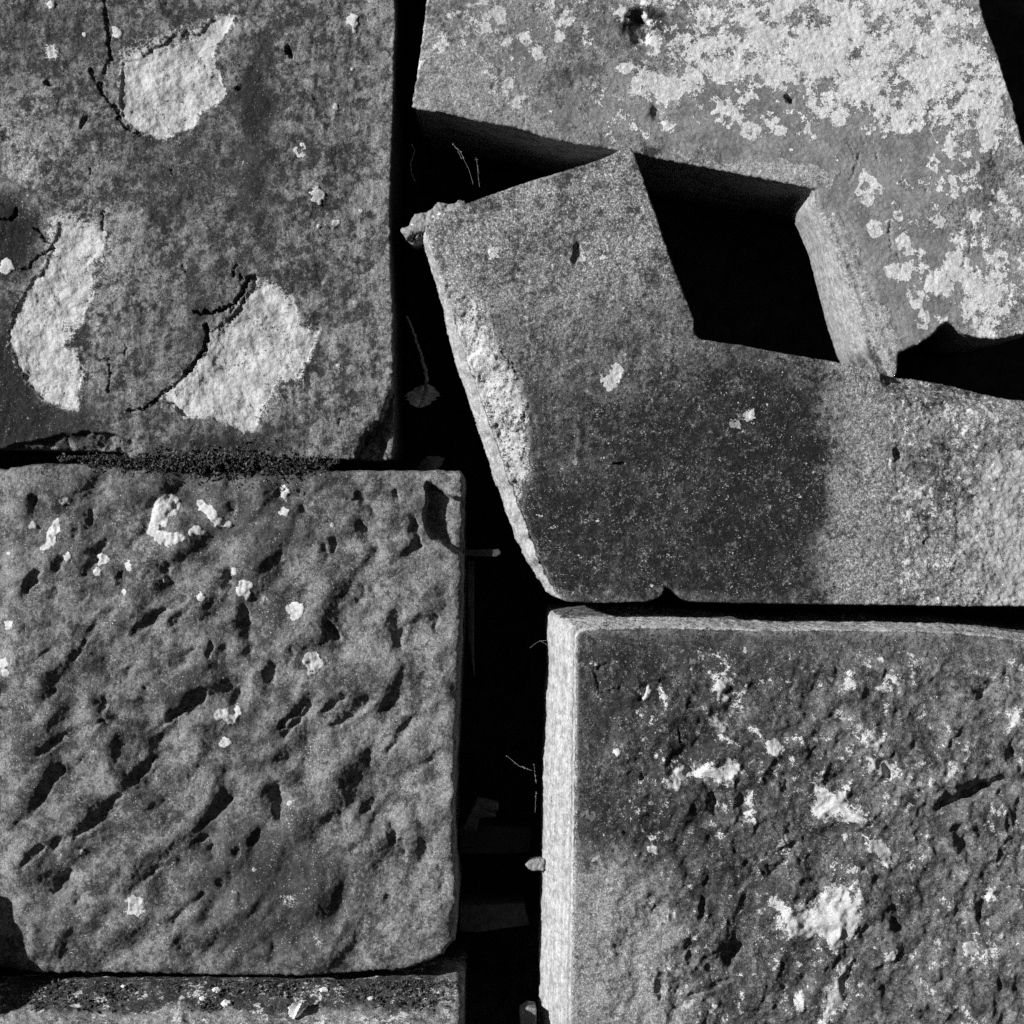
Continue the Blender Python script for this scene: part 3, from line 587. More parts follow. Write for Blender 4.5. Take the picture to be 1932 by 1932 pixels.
    tone = 0.15 + 0.25 * blob(px, py, [(860, 150, 120, 120, .8), (1480, 320, 200, 30, 1.0), (1620, 640, 100, 100, .7)]) - 0.1 * blob(px, py, [(1080, 140, 80, 60, 2.6), (1160, 60, 120, 60, 1.5)]) + 0.1 * fbm(px, py, 100, 3, 320)
    dark = blob(px, py, [(1215, 35, 40, 35, .9), (860, 10, 40, 30, .5), (1090, 135, 40, 30, .35), (1310, 70, 90, 40, .45), (1190, 20, 120, 40, .35), (1230, 280, 30, 14, .8), (1180, 250, 80, 20, .35), (1870, 330, 40, 60, .5), (1850, 420, 70, 80, .30), (1400, 60, 100, 60, .25), (1880, 200, 30, 90, .4), (1255, 195, 14, 16, .6)])  # blob right of the tilted block's tip paints its cast shadow
    return d, dict(lichen=lich, grey=grey, tone=tone, dark=dark, side_side=lambda lx, ly, dp, arc: np.where((ly > 345) & (lx > 1530) & (lx < 1700), 1.0, 0.0) * min(1, dp / 0.006) * (1 - 0.9 * sstep(610, 700, ly)),
                   side_tone=lambda lx, ly, dp, arc: 0.3 + 0.5 * fbm(arc * 0.2, arc * 0 + dp / K, 14, 3, 77), side_dark=lambda lx, ly, dp, arc: sstep(590, 670, ly) * (0.45 + 0.35 * math.sin(dp * 300)),
                   side_lichen=lambda lx, ly, dp, arc: 0 * lx, side_grey=lambda lx, ly, dp, arc: 0 * lx)
profN = [(0, 0), (0.004, 0.0040), (0.012, 0.0055), (0.022, 0.0080), (0.030, 0.0115), (0.040, 0.0120), (0.055, 0.0140), (0.100, 0.0160), (0.112, 0.0150), (0.15, 0.006), (0.28, -0.02)]
E = build_block('stone_block', polyE, fieldsE, M_E, y0=0.027, jit=2.2, jsize=11, rnd=3.0, seed=400, profiles={'N': profN}, outdirs={'N': outN}, side_rough=0.0010)
tag(E, 'upper right stone block crusted with white lichen, with an angled notch in its underside', 'stone block', 'weathered stone blocks of the wall')

# ================================================================ block F : lower right, rough face
polyF = [(1092, 1197), (1110, 1192, 'T'), (1200, 1189, 'T'), (1300, 1190, 'T'), (1420, 1192, 'T'), (1560, 1192, 'T'), (1700, 1194, 'T'), (1800, 1197, 'T'), (1880, 1204, 'T'), (1932, 1213, 'T'), (2160, 1216), (2160, 2190), (1076, 2190, 'S'), (1078, 1932, 'S'), (1080, 1800, 'S'), (1083, 1600, 'S'), (1086, 1420, 'S'), (1088, 1300, 'S'), (1088, 1210, 'S')]
def outS(lx, ly):
    wob = fbm(ly, ly * 0, 60, 4, 401)
    return 1.0 + 0.10 * sstep(1200, 1560, ly) + 0.07 * wob, (-1.0, 0.0)
def outT(lx, ly):
    return 1.0 - 0.35 * sstep(1250, 1450, lx) + 0.12 * fbm(lx, lx * 0, 90, 3, 402), (0.0, -1.0)
def fieldsF(px, py, s, idx):
    rough = sstep(6, 80, np.minimum(px - 1085, (py - 1195) * 0.9)) * (0.55 + 0.45 * sstep(1120, 1300, px))
    ru, rv = rot(px, py, -60)
    fx_ = fbm(px, py, 70, 3, 404) * 22
    d = (fbm(px, py, 230, 3, 405) * 0.012 + ridged((ru + fx_) / 1.7, rv + fx_, 95, 3, 406) * -0.0062 + fbm(px, py, 58, 3, 407, 0.45) * 0.0062 + ridged(px + fx_, py, 30, 2, 409) * -0.0010 + fbm(px, py, 20, 3, 410, 0.55) * 0.0012) * rough
    d += fbm(px, py, 12, 3, 408, 0.6) * 0.0005 + rough * 0.002
    for k, (a, b, w_, dd) in enumerate([((1780, 1520), (1862, 1485), 14, .017), ((1812, 1566), (1824, 1600), 15, .013), ((1480, 1465), (1482, 1490), 7, .008), ((1345, 1500), (1348, 1535), 7, .007), ((1395, 1790), (1378, 1815), 12, .013), ((1850, 1310), (1870, 1290), 10, .007),
                                    ((1210, 1470), (1220, 1466), 6, .006), ((1672, 1450), (1680, 1468), 7, .008), ((1450, 1650), (1480, 1625), 8, .006), ((1245, 1880), (1250, 1840), 8, .007), ((1330, 1700), (1325, 1730), 7, .007), ((1220, 1290), (1210, 1320), 5, .004),
                                    ((1180, 1570), (1190, 1575), 5, .005), ((1700, 1760), (1690, 1740), 9, .007), ((1830, 1500), (1900, 1470), 9, .006), ((1560, 1480), (1590, 1460), 8, .005), ((1860, 1690), (1850, 1730), 8, .006), ((1480, 1600), (1500, 1590), 6, .005), ((1910, 1420), (1925, 1450), 10, .006), ((1300, 1880), (1380, 1850), 5, .004)]):
        d += pit(px, py, a, b, w_, dd, seed=420 + k)
    for k, c in enumerate(['1118,1260 1132,1300', '1130,1310 1170,1296', '1128,1262 1145,1250', '1280,1370 1286,1400']):
        d += crack(px, py, path_pts(c), 3.4, 0.003, seed=450 + k)
    ZF = lambda x, y: (1004.6 + x * 0.48, 1120.6 + y * 0.48)
    LF = ['920,1180 960,1190 1000,1240 1040,1270 1070,1290 1120,1240 1150,1210 1240,1210 1290,1260 1280,1320 1220,1390 1180,1390 1140,1360 1060,1350 1010,1350 990,1310 980,1260', '1110,770 1150,780 1200,790 1230,740 1260,710 1255,760 1230,810 1260,850 1310,860 1310,900 1250,900 1210,860 1150,860 1100,900 1090,870 1120,830', '500,740 560,700 575,665 600,680 600,720 570,770 540,760', '630,720 680,680 700,700 750,680 810,665 815,690 780,730 730,750 690,735', '1290,570 1340,545 1380,560 1360,600 1330,600', '1320,645 1380,670 1430,690 1420,720 1370,710 1340,690', '680,490 720,480 750,520 800,580 810,600 770,590 730,540', '850,515 880,530 930,580 980,610 970,635 930,620 890,570 850,540', '1300,980 1350,960 1410,990 1420,1020 1390,1050 1400,1080 1370,1040 1310,1010', '1200,1450 1260,1440 1250,1500 1210,1560 1230,1600 1180,1640 1170,1690 1130,1690 1150,1600 1190,1560', '1210,340 1260,320 1280,360 1240,400 1200,380', '715,330 760,335 762,372 735,382', '1020,1590 1060,1570 1080,1640 1050,1650', '500,370 520,380 530,430 520,450 505,400', '850,800 870,790 890,900 870,920 830,870', '1760,1180 1800,1150 1830,1200 1780,1220', '1130,1180 1180,1150 1220,1160 1200,1210 1150,1210', '1850,460 1900,450 1932,500 1880,520', '1640,660 1670,670 1660,720 1630,720', '1380,1410 1420,1400 1430,1440 1390,1450']
    PF = np.zeros_like(px)
    for k, c in enumerate(LF): PF = np.maximum(PF, patch(px, py, [ZF(*p) for p in path_pts(c)], soft=9, wob=9, wsize=20, seed=480 + k))
    d -= sstep(0.4, 0.6, PF) * 0.0012
    lich = 0.22 + 0.30 * fbm(px, py, 90, 5, 460, 0.6) + 0.46 * PF + 0.35 * blob(px, py, [(1230, 1300 - 50, 60, 26, -.05), (1430, 1465 - 0, 1, 1, 0), (1285, 1440 + 20, 34, 16, .5), (1340, 1450, 50, 16, .55), (1370, 1440, 30, 12, .3), (1640, 1390, 26, 34, .5), (1655, 1425, 30, 40, .45), (1580, 1500, 50, 44, .42), (1600, 1530, 60, 24, .35), (1560, 1485, 30, 50, .35),
         (1510, 1720, 50, 30, .6), (1570, 1730, 60, 44, .62), (1590, 1700, 40, 60, .35), (1590, 1850, 30, 90, .38), (1560, 1900, 40, 50, .3), (1400, 1335, 60, 30, .26), (1460, 1400, 34, 24, .3), (1350, 1250, 60, 40, .20), (1580, 1270, 70, 40, .28), (1650, 1620, 30, 40, .34), (1700, 1500, 50, 40, .2), (1720, 1230, 90, 40, .2), (1900, 1250, 60, 60, .25),
         (1550, 1620, 60, 30, .2), (1900, 1560, 50, 40, .25), (1850, 1780, 60, 60, .3), (1620, 1610, 40, 40, .15), (1700, 1850, 90, 60, .12), (1140, 1500, 50, 260, -.12), (1120, 1800, 60, 120, -.2), (1480, 1230, 60, 24, .2), (1370, 1340, 40, 40, .12), (1360, 1900, 30, 30, .2)])
    lich = lich * sstep(0, 40, s)
    sp = spots(px, py, [(1217, 1306, 10), (1232, 1602, 9), (1163, 1420, 7), (1700, 1850 - 40, 1), (1370, 1318, 6), (1460, 1410, 14), (1832, 1790, 12), (1290, 1460, 12), (1300, 1895, 9)], soft=2.5)
    d -= (sp > 0.5) * 0.001
    lich = lich + sp * 0.8
    smooth_left = sstep(1560, 1700, py + fbm(px, py, 90, 3, 470) * 50) * sstep(1290, 1130, px - (py - 1600) * 0.25)
    dark = 0.52 + 0.25 * fbm(px, py, 120, 4, 461) - 0.75 * smooth_left - 0.5 * sstep(12, 2, px - 1085) - 0.3 * sstep(16, 0, py - 1192) - 0.25 * sstep(1300, 1900, px) + blob(px, py, [(1180, 1300, 90, 60, .3), (1200, 1560, 100, 60, .25), (1500, 1700, 60, 60, .1), (1300, 1400, 60, 60, .15)]) - 0.55 * blob(px, py, [(1230, 1850, 160, 130, .8)])
    tone = 0.12 * fbm(px, py, 100, 4, 462) + 0.42 * smooth_left + 0.10 * sstep(1300, 1700, px) + 0.03 * np.sin((py + px * 0.12) / 2.6 + 3 * fbm(px, py, 60, 2, 463)) * smooth_left * 3
    grey = 0.18 + 0.15 * fbm(px, py, 150, 2, 464)
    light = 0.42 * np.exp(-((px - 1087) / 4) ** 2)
    return d, dict(lichen=lich, dark=dark, tone=tone, grey=grey * sstep(0, 30, s), light=light,
                   side_side=lambda lx, ly, dp, arc: np.where(lx < 1095, 1.0, 0.0) * (1 - 0.5 * math.exp(-((dp - 0.006) / 0.0045) ** 2)),  # paler side tone cut near the arris paints the groove's shade
                   side_light=lambda lx, ly, dp, arc: np.where(lx < 1095, 0.0, 0.62 if dp < 0.03 else 0.3), side_dark=lambda lx, ly, dp, arc: np.where(lx < 1095, 0.0, 0.0 if dp < 0.008 else 0.3), side_grey=lambda lx, ly, dp, arc: 0 * lx, side_lichen=lambda lx, ly, dp, arc: 0 * lx)  # top lip coloured as sunlit in front and shaded behind
def warpF(lx, ly, d):
    oS = np.interp(d, [0, 0.003, 0.010, 0.014, 0.030, 0.055, 0.075, 0.28], [0, 0.0022, 0.0040, 0.0075, 0.0165, 0.0265, 0.0275, 0.0275]) / K
    oT = np.interp(d, [0, 0.002, 0.010, 0.03, 0.06, 0.09, 0.28], [0, 0.0035, 0.0075, 0.0135, 0.0200, 0.0215, 0.0215]) / K
    scS, _ = outS(lx, ly); scT, _ = outT(lx, ly)
    return -oS * scS * sstep(1150, 1092, lx), -oT * scT * sstep(1300, 1225, ly)
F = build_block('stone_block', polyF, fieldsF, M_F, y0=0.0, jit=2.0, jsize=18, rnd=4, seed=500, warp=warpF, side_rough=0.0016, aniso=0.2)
tag(F, 'rough mottled stone block at lower right with a smooth bright left side', 'stone block', 'weathered stone blocks of the wall')

# ================================================================ ledge block C at the bottom left (top seen from above)
def ledge():
    xs = np.arange(-760, 876, 3.0); n = len(xs)
    ds = np.concatenate([np.arange(-0.058, 0.03, 0.0011), np.arange(0.03, 0.28, 0.02)])     # depth, y
    X, Dp = np.meshgrid(xs, ds)
    U = Dp / K
    top = 1862 + 0 * X                                  # height of the top surface in picture units
    top = top + fbm(X, U, 90, 4, 601) * 9 + fbm(X / 3, U, 18, 3, 602) * 3.5 + fbm(X, U, 8, 3, 603) * 1.4
    top = top + 66 * np.clip(-Dp / 0.055, 0, 1.2) ** 1.25 - 10 + 6 * fbm(X, U, 30, 3, 606) * sstep(0, -0.03, Dp)
    r = 14.0
    e = np.maximum(r - (876 - X), 0); top = top + (r - np.sqrt(np.maximum(r * r - e * e, 0))) * 0.9
    right = 868 + 3 * fbm(U, 0 * U, 40, 3, 604)
    XX = np.minimum(X, 5000); XX = -760 + (X + 760) * (right + 760) / (872 + 760)
    verts = [np.stack([(XX - 966).ravel() * K, Dp.ravel(), (966 - top).ravel() * K], 1)]
    R, Cn = X.shape
    idx = np.arange(R * Cn).reshape(R, Cn)
    faces = np.stack([idx[:-1, :-1], idx[:-1, 1:], idx[1:, 1:], idx[1:, :-1]], -1).reshape(-1, 4)
    faces = [faces]; base = R * Cn
    # skirts: front and right
    front = idx[0, :]; rightc = idx[:, -1]
    chain = np.concatenate([front, rightc[1:]]); V0 = verts[0][chain]
    prev = chain
    for k, (dn, out) in enumerate([(2, 1.5), (6, 3), (12, 3.5), (22, 3), (40, 3), (70, 3), (120, 3), (320, 3)]):
        v = V0.copy(); v[:, 2] -= dn * K
        m = np.arange(len(chain)) < Cn
        v[m, 1] -= out * K; v[~m, 0] += out * K
        v[:, 0] += np.where(m, 0, fbm(V0[:, 1] / K, np.full(len(chain), dn * 1.0), 18, 3, 605) * 2.2 * K)
        verts.append(v); cur = base + np.arange(len(chain)); base += len(chain)
        faces.append(np.stack([prev[:-1], cur[:-1], cur[1:], prev[1:]], 1)); prev = cur
    verts = np.concatenate(verts); faces = np.concatenate(faces)
    me = bpy.data.meshes.new('ledge_block')
    me.vertices.add(len(verts)); me.vertices.foreach_set('co', verts.astype(np.float32).ravel())
    me.loops.add(len(faces) * 4); me.loops.foreach_set('vertex_index', faces.ravel().astype(np.int32))
    me.polygons.add(len(faces)); me.polygons.foreach_set('loop_start', (np.arange(len(faces)) * 4).astype(np.int32))
    me.update(calc_edges=True); me.polygons.foreach_set('use_smooth', np.ones(len(faces), bool))
    vx = verts[:, 0] / K + 966; vy = verts[:, 1] / K
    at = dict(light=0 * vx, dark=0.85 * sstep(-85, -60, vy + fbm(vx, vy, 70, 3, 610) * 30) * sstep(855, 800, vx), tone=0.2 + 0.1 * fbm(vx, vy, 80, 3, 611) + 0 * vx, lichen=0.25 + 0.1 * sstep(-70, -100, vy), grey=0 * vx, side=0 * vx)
    for nm, arr in at.items():
        a = me.attributes.new(nm, 'FLOAT', 'POINT'); a.data.foreach_set('value', arr.astype(np.float32))
    me.materials.append(M_C)
    o = bpy.data.objects.new('ledge_stone', me); COL.objects.link(o); return o
LC = ledge()
tag(LC, 'protruding ledge stone along the bottom left edge, its mossy top seen from above', 'ledge stone')

# ================================================================ small helpers for loose pieces
def mesh_obj(name, verts, faces, mat, smooth=False, parent=None):
    me = bpy.data.meshes.new(name); me.from_pydata([tuple(v) for v in verts], [], faces); me.update()
    if smooth: me.polygons.foreach_set('use_smooth', [True] * len(me.polygons))
    me.materials.append(mat); o = bpy.data.objects.new(name, me); COL.objects.link(o)
    if parent: o.parent = parent
    return o
def P(x, y, dep=0.0): return Vector(((x - 966) * K, dep, (966 - y) * K))
def plain(name, col, scale=300, bump=0.0004, amt=0.35):
    s = NT(name); n = s.noise(scale, 4, 0.7)
    c = s.math('MULTIPLY', col, s.ss(n, 0.3, 0.7, 1 - amt, 1 + amt)); return s.finish(c, n, bump)
M_DARK = plain('near_black_stone', 0.012, 120)  # near-black base, used on one packing stone
M_CORE = plain('backing', 0.04, 60, 0.002, 0.5)  # deep shade of the open joints put into the base colour
M_LEAF = plain('dry_leaf', 0.5, 200, 0.0002, 0.2)
M_LEAFD = plain('old_leaf', 0.30, 200, 0.0003, 0.4)
M_MOSS = plain('dark_moss', 0.03, 500, 0.0003, 0.8)
M_MOSSL = plain('bleached_moss', 0.08, 500, 0.0003, 0.8)
M_WEB = plain('cobweb', 0.3, 300, 0.0001, 0.2)
M_ROOT = plain('root', 0.25, 300, 0.0003, 0.3)
M_TIMB = plain('old_timber', 0.04, 100, 0.0006, 0.5)

# stone splinter wedged behind the corner of the tilted block
splA = path_pts('755,431 772,424 774,414 782,404 800,400 812,396 822,384 826,379 845,384 858,384 866,376 876,378 882,388 910,400 900,470 830,470 800,452 795,458 778,460 768,452 760,442')
def fieldsR(px, py, s, idx):
    d = fbm(px, py, 30, 4, 701) * 0.004 + ridged(px, py, 22, 4, 702) * -0.0028 + fbm(px, py, 6, 3, 703) * 0.0006 + 0.010 * sstep(440, 462, py) * (px < 815)
    d += crack(px, py, path_pts('776,452 784,446 800,440 812,432'), 3, 0.004, 704) + 0.004 * sstep(14, 0, s)
    return d, dict(tone=0.2 + 0 * px)
RK = build_block('stone_splinter', splA, fieldsR, M_R, y0=-0.001, thick=0.05, h=1.6, jit=2.5, jsize=9, rnd=4, seed=700, rings=[0.002, 0.005, 0.01, 0.02, 0.035, 0.05])
tag(RK, 'jagged pale stone splinter wedged behind the top left corner of the tilted block', 'stone splinter')

# crumbling mortar nub on the bright side
nub = path_pts('990,1646 1000,1640 1012,1636 1030,1636 1030,1660 1004,1660 998,1656')
def fieldsN(px, py, s, idx): return fbm(px, py, 7, 3, 711) * 0.002, dict(tone=0.3 + 0 * px)
NB = build_block('mortar_crumb', nub, fieldsN, M_R, y0=0.052, thick=0.02, h=1.6, jit=2, jsize=6, rnd=5, seed=710, rings=[0.002, 0.006, 0.012, 0.02])
tag(NB, 'small rough mortar crumb sticking out from the bright side of the lower right block', 'mortar crumb')

# ---- dark backing added behind the blocks so that the open joints stay black
rnd = random.Random(3)
def core():
    xs = np.linspace(-0.85, 0.85, 90); zs = np.linspace(-0.85, 0.85, 90)
    X, Z = np.meshgrid(xs, zs); Y = 0.34 + fbm(X / K, Z / K, 160, 4, 801) * 0.03
    V = np.stack([X.ravel(), Y.ravel(), Z.ravel()], 1); n = 90
    F_ = [(j * n + i, j * n + i + 1, (j + 1) * n + i + 1, (j + 1) * n + i) for j in range(n - 1) for i in range(n - 1)]
    b = len(V); ring = [j * n for j in range(n)]
    V = list(map(tuple, V))
    corners = [0, n - 1, n * n - 1, n * n - n]
    # closing sides running forward so that no daylight enters behind the blocks
    per = [(-0.62, -0.62), (0.62, -0.62), (0.62, 0.62), (-0.62, 0.62)]
    for (x, z) in per: V.append((x, 0.27, z)); V.append((x, 0.45, z))
    for k in range(4):
        a = b + 2 * k; c = b + 2 * ((k + 1) % 4); F_.append((a, c, c + 1, a + 1))
    return mesh_obj('backing_core', V, F_, M_CORE, True)
co_ = core(); tag(co_, 'dark rubble core of the wall added behind the open joints to shut out daylight', None, None, 'structure')

# root hanging in the gap, left of the tilted block
def tube(pts, r0, r1, name, mat, seg=6, jitter=0.0, sub=6, seed=1):
    rr = random.Random(seed); P_ = []
    for i in range(len(pts) - 1):
        for k in range(sub): P_.append(pts[i].lerp(pts[i + 1], k / sub))
    P_.append(pts[-1]); V = []; F_ = []
    for i, p in enumerate(P_):
        t = i / (len(P_) - 1); r = r0 * (1 - t) + r1 * t
        c = p + Vector((rr.uniform(-1, 1), rr.uniform(-1, 1), rr.uniform(-1, 1))) * jitter
        d = (P_[min(i + 1, len(P_) - 1)] - P_[max(i - 1, 0)]).normalized()
        a = d.orthogonal().normalized(); b_ = d.cross(a)
        for k in range(seg): V.append(c + (a * math.cos(2 * PI * k / seg) + b_ * math.sin(2 * PI * k / seg)) * r * rr.uniform(.85, 1.15))
        if i:
            for k in range(seg): F_.append(((i - 1) * seg + k, (i - 1) * seg + (k + 1) % seg, i * seg + (k + 1) % seg, i * seg + k))
    return mesh_obj(name, V, F_, mat, True)
t = tube([P(762, 585, .07), P(775, 620, .08), P(786, 650, .085), P(796, 690, .085), P(800, 714, .08)], .0012, .0022, 'root', M_ROOT, jitter=.0008, seed=4)
tag(t, 'thin pale root hanging in the dark joint beside the upper left block', 'root')
t = tube([P(774, 262, .03), P(780, 275, .03), P(772, 300, .03), P(774, 320, .03), P(781, 333, .03)], .00035, .0003, 'plant_fibre', M_WEB, jitter=.0001, seed=5)
tag(t, 'single wavy pale fibre dangling below the left corner of the upper right block', 'fibre')
# leaf standing in the gap
def leaf(name, c, w_, h_, mat, tilt=0, fold=0.15, seed=1, th=0.0006, dep_axis=Vector((0, 1, 0)), up=Vector((0, 0, 1)), side=Vector((1, 0, 0))):
    rr = random.Random(seed); V = []; n = 20; m = 8; top = []; rr_ = [rr.uniform(0.74, 1.06) for _ in range(n + 1)]
    for layer in (0, 1):
        for i in range(n + 1):
            t_ = i / n; prof = math.sin(PI * min(1, t_ * 1.02)) ** 0.7 * rr_[i]
            for j in range(-m, m + 1):
                s_ = j / m
                prof2 = prof * (1 - 0.35 * math.exp(-(s_ / .1) ** 2) * 0)
                p = side * (s_ * prof2 * w_ / 2) + dep_axis * (0.10 * w_ * math.exp(-(s_ / .12) ** 2) + 0.04 * w_ * math.sin(i * 1.9 + j * .8)) + up * ((t_ - 0.5) * h_) + dep_axis * (abs(s_) * fold * w_ * prof + 0.12 * h_ * math.sin(t_ * 4 + s_ * 2) + layer * th)
                V.append(c + p)
    W_ = 2 * m + 1; N_ = (n + 1) * W_; F_ = []
    for i in range(n):
        for j in range(W_ - 1):
            a = i * W_ + j; F_.append((a, a + 1, a + W_ + 1, a + W_)); F_.append((N_ + a, N_ + a + W_, N_ + a + W_ + 1, N_ + a + 1))
    for i in range(n):
        for e_ in (0, W_ - 1):
            a = i * W_ + e_; F_.append((a, a + W_, N_ + a + W_, N_ + a))
    return mesh_obj(name, V, F_, mat, True)
q = leaf('dry_leaf', P(790, 738, .085), 0.036, 0.026, M_LEAFD, seed=3, up=Vector((0.3, 0, 1)).normalized())
tag(q, 'round pale dead leaf caught deep in the dark joint beside the upper left block', 'leaf')
q = leaf('dry_leaf', P(806, 874, .06), 0.034, 0.018, plain('dark_leaf', 0.05, 200), seed=5, fold=0.5, up=Vector((-.5, .3, .9)).normalized(), side=Vector((.85, .2, .45)).normalized())
tag(q, 'dim brown leaf lying in the joint on the top corner of the chiselled block', 'leaf')
e1, e2 = Vector((0.75, -0.2, 0.35)).normalized(), Vector((0.25, 0.4, 0.9)).normalized()
q = leaf('dry_leaf', P(570, 1889, -.042), 0.015, 0.018, M_LEAF, seed=7, fold=0.7, side=e1, up=e2, dep_axis=e1.cross(e2))
tag(q, 'small curled white leaf lying on the mossy ledge stone', 'leaf')

# faint slabs and struts inside the vertical gap
def slab(name, pts, d0, d1, mat, rough=0.0006, seed=1):
    rr = random.Random(seed); V = []; n = len(pts)
    for dd in (d0, d1):
        for (x, y) in pts: V.append(P(x, y, dd) + Vector((rr.uniform(-1, 1), rr.uniform(-1, 1), rr.uniform(-1, 1))) * rough)
    F_ = [tuple(range(n - 1, -1, -1)), tuple(range(n, 2 * n))] + [(i, (i + 1) % n, n + (i + 1) % n, n + i) for i in range(n)]
    o = mesh_obj(name, V, F_, mat); md = o.modifiers.new('b', 'BEVEL'); md.width = 0.0012; md.segments = 2; return o
t = slab('timber_lath', path_pts('868,1040 942,1038 945,1046 936,1052 868,1050'), .05, .12, M_TIMB, seed=2)
tag(t, 'dim flat timber lath end bridging the upper part of the vertical gap', 'timber')
t = slab('stone_shard', path_pts('878,1060 892,1060 892,1240 893,1290 886,1255 880,1210'), .08, .10, M_TIMB, seed=3)
tag(t, 'long dim upright shard hanging beside the right edge of the chiselled block', 'stone shard')
t = slab('stone_shard', path_pts('868,1582 880,1560 896,1526 938,1536 940,1545 912,1544 936,1556 902,1560 896,1583'), .06, .10, M_TIMB, seed=4)
tag(t, 'dim angular shard resting on a stone in the lower part of the vertical gap', 'stone shard')
t = slab('packing_stone', path_pts('860,1585 1004,1590 1002,1640 862,1640'), .10, .20, M_DARK, seed=5)
tag(t, 'dark packing stone filling the vertical gap under the angular shard', 'packing stone', 'packing stones in the vertical gap')
t = slab('packing_stone', path_pts('862,1738 990,1732 1000,1775 900,1790 862,1788'), .085, .20, plain('packing_grey', 0.035, 150), seed=6)
tag(t, 'dark grey packing stone lowest in the vertical gap', 'packing stone', 'packing stones in the vertical gap')
t = slab('stone_chip', path_pts('980,1922 996,1912 1012,1916 1012,1960 985,1962'), .03, .06, M_R, seed=8)
tag(t, 'pale broken stone chip at the foot of the vertical gap on the bottom edge', 'stone chip')

# ---- cobwebs with bits of dust
def web(paths, label, dep, seed):
    V = []; F_ = []; rr = random.Random(seed)
    def add_tet(c, r):
        b = len(V)
        for d in ((1, 0, 0), (-.5, .8, 0), (-.5, -.8, 0), (0, 0, 1), (0, 0, -1)):
            V.append(c + Vector(d) * r * rr.uniform(.6, 1.4))
        for f in ((0, 1, 3), (1, 2, 3), (2, 0, 3), (1, 0, 4), (2, 1, 4), (0, 2, 4)): F_.append(tuple(b + k for k in f))
    for pth in paths:
        pts = path_pts(pth)
        for i in range(len(pts) - 1):
            a, b = P(*pts[i], dep), P(*pts[i + 1], dep + rr.uniform(-.004, .004))
            n = max(2, int((b - a).length / .0018))
            for k in range(n):
                c = a.lerp(b, k / n) + Vector((rr.uniform(-1, 1), rr.uniform(-1, 1), rr.uniform(-1, 1))) * .0005
                if rr.random() < .7: add_tet(c, rr.choice([.00025, .0003, .0004, .0009]))
            d = (b - a).normalized(); o1 = d.orthogonal().normalized() * .00008; o2 = d.cross(o1).normalized() * .00008
            q0 = len(V)
            for c in (a, b): V.extend([c + o1, c + o2, c - o1, c - o2])
            for k in range(4): F_.append((q0 + k, q0 + (k + 1) % 4, q0 + 4 + (k + 1) % 4, q0 + 4 + k))
    o = mesh_obj('cobweb', V, F_, M_WEB); tag(o, label, 'cobweb'); return o
web(['852,262 868,278 874,292 884,312 892,340', '862,275 870,292', '856,268 862,274'], 'left strand of dusty cobweb hanging under the upper right block', .03, 1)
web(['897,288 900,305 901,322 904,345', '899,300 903,318', '895,292 901,292'], 'right strand of dusty cobweb hanging above the tilted block', .03, 2)
web(['1000,1225 1008,1218 1018,1212 1032,1210 1038,1216', '1022,1212 1034,1220'], 'wisp of cobweb beside the top of the bright block side', .02, 3)
web(['956,1432 980,1452 1004,1460', '1008,1450 1010,1470 1012,1484', '1012,1500 1010,1540'], 'thin cobweb thread crossing the middle of the vertical gap', .03, 4)

# ---- moss cushions (crumbs nobody could count)
def crumbs(name, pts, mats, label, cat, size=(0.0005, 0.0015), seed=1):
    rr = np.random.RandomState(seed); V = []; F_ = []; mi = []
    for (x, y, z, big) in pts:
        n = 5; r = (size[0] + (size[1] - size[0]) * rr.rand() ** 3 * 1.6) * (0.7 + big)
        b = len(V); ax = rr.randn(3); ax /= np.linalg.norm(ax)
        o1 = np.cross(ax, [0.3, 0.5, 0.8]); o1 /= np.linalg.norm(o1); o2 = np.cross(ax, o1)
        el = rr.uniform(0.9, 1.8)
        V.append((x + ax[0] * r * el, y + ax[1] * r * el, z + ax[2] * r * el)); V.append((x - ax[0] * r * el, y - ax[1] * r * el, z - ax[2] * r * el))
        for k in range(4):
            a = k * PI / 2; q_ = (o1 * math.cos(a) + o2 * math.sin(a)) * r * rr.uniform(.5, 1.1)
            V.append((x + q_[0], y + q_[1], z + q_[2]))
        m = 1 if rr.rand() < 0.25 else 0
        for k in range(4):
            F_.append((b, b + 2 + k, b + 2 + (k + 1) % 4)); F_.append((b + 1, b + 2 + (k + 1) % 4, b + 2 + k)); mi += [m, m]
    o = mesh_obj(name, V, F_, mats[0]); o.data.materials.append(mats[1])
    o.data.polygons.foreach_set('material_index', mi)
    tag(o, label, cat, None, 'stuff'); return o
pts = []
rr = np.random.RandomState(12)
for k in range(9000):                       # joint between the two left blocks
    x = rr.uniform(110, 640); c = math.exp(-((x - 420) / 190) ** 2)
    if rr.rand() > 0.15 + c: continue
    cl = fbm(np.array([x]), np.array([0.0]), 30, 3, 44)[0]
    y = 868 + rr.randn() * (6 + 13 * c) * (0.7 + cl) + (6 if x > 500 else 0) + 10 * cl
    pts.append(((x - 966) * K, rr.uniform(-0.004, 0.012) - 0.003 * c, (966 - y) * K, rr.rand() * .5))
crumbs('joint_moss', pts, [M_MOSS, M_MOSSL], 'dark crumbly moss growing in the joint between the two left blocks', 'moss', seed=2)
pts = []
for k in range(7000):                       # on the ledge
    x = rr.uniform(60, 862); dp = -0.038 + 0.04 * rr.rand() ** 0.8
    if rr.rand() < 0.5 * (fbm(np.array([x]), np.array([dp / K]), 60, 2, 33)[0] + 0.4): continue
    pts.append(((x - 966) * K, dp, (966 - 1853) * K - 66 * K * (max(-dp, 0) / 0.055) ** 1.25 + rr.uniform(-.003, .002), rr.rand() * .6))
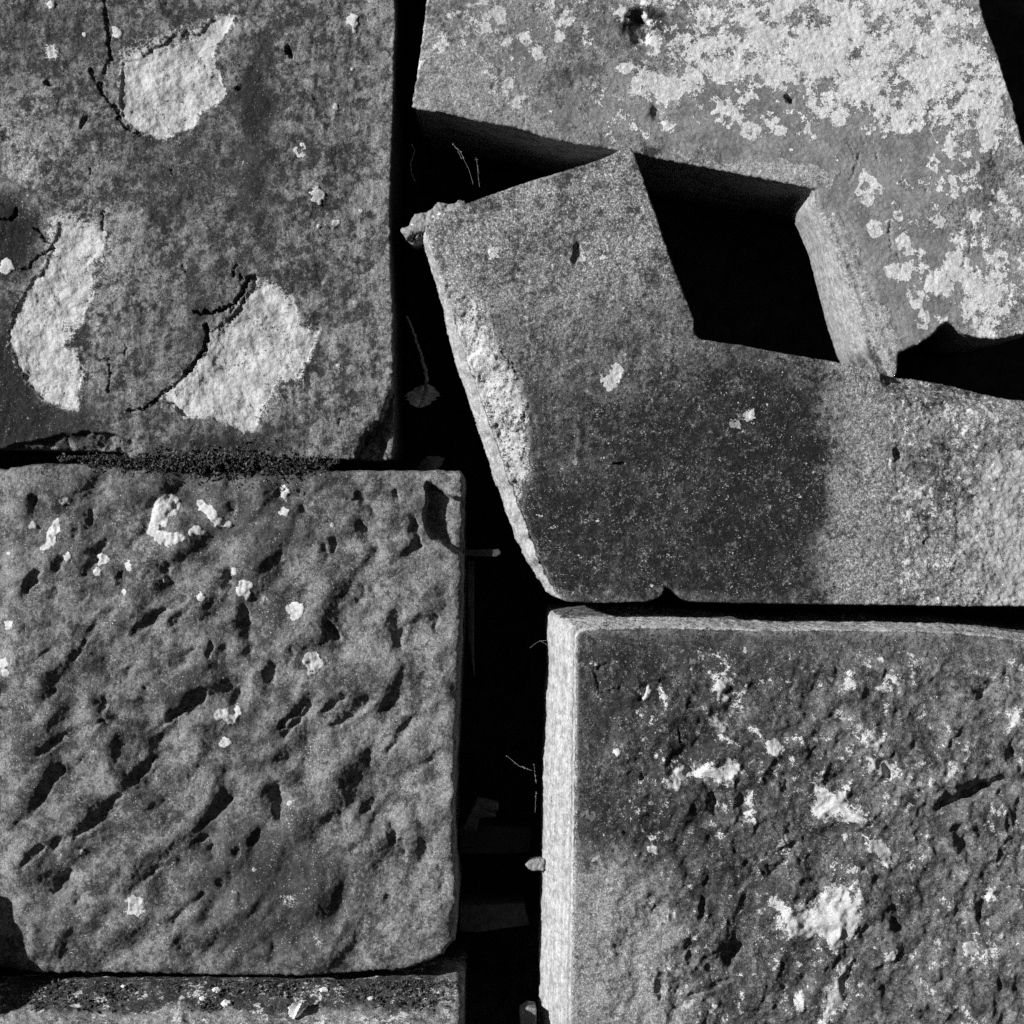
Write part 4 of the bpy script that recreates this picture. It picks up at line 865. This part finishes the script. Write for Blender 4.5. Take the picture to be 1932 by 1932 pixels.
crumbs('ledge_moss', pts, [M_MOSS, M_MOSSL], 'dark moss and litter covering the back of the ledge stone', 'moss', seed=3)
# pebbles on the ledge
def pebble(x, y, dep, r, label, seed):
    rr = random.Random(seed); V = []; F_ = []
    n, m = 10, 7
    for i in range(m + 1):
        for j in range(n):
            th = PI * i / m; ph = 2 * PI * j / n; q_ = r * (1 + rr.uniform(-.22, .22))
            V.append(P(x, y, dep) + Vector((math.sin(th) * math.cos(ph) * q_ * 1.3, math.sin(th) * math.sin(ph) * q_, math.cos(th) * q_ * .8)))
    for i in range(m):
        for j in range(n): F_.append((i * n + j, i * n + (j + 1) % n, (i + 1) * n + (j + 1) % n, (i + 1) * n + j))
    o = mesh_obj('pebble', V, F_, M_LEAF, False); tag(o, label, 'pebble', 'pebbles on the ledge'); return o
for k, (x, y, dep, r, lb) in enumerate([(412, 1857, -.03, .0034, 'pale pebble on the mossy ledge, nearest the middle of the chiselled block'), (390, 1873, -.05, .0030, 'pale pebble on the ledge left of the curled white leaf, second from left'), (434, 1880, -.06, .0042, 'largest pale flat pebble on the ledge, left of the curled white leaf'),
                                  (613, 1855, -.03, .0036, 'pale pebble on the mossy ledge, above right of the curled white leaf'), (703, 1871, -.05, .0026, 'small pale pebble at the right part of the mossy ledge'), (236, 1846, -.02, .0018, 'tiny pale pebble at the left part of the mossy ledge')]):
    dep = dep * 0.5; pebble(x, 1849 + 66 * (-dep / 0.055) ** 1.25, dep, r, lb, k + 5)
# ---- unseen stone added just left of the picture: it throws the rounded shade on the lower left corner
def fieldsG(px, py, s, idx): return fbm(px, py, 60, 4, 901) * 0.006 + 0.03 * sstep(60, 0, s) ** 2, dict(tone=0.1 + 0 * px)
polyG = path_pts('-280,1605 -190,1625 -160,1652 -144,1700 -122,1740 -100,1775 -84,1800 -70,1830 -66,1872 -280,1872')
G = build_block('stone_block', polyG, fieldsG, M_B, y0=-0.10, thick=0.1, h=5, jit=4, jsize=30, rnd=10, seed=900, rings=[0.01, 0.03, 0.06, 0.09])
tag(G, 'rounded stone added out of view beyond the left edge to shade the chiselled block', 'stone block', 'weathered stone blocks of the wall')
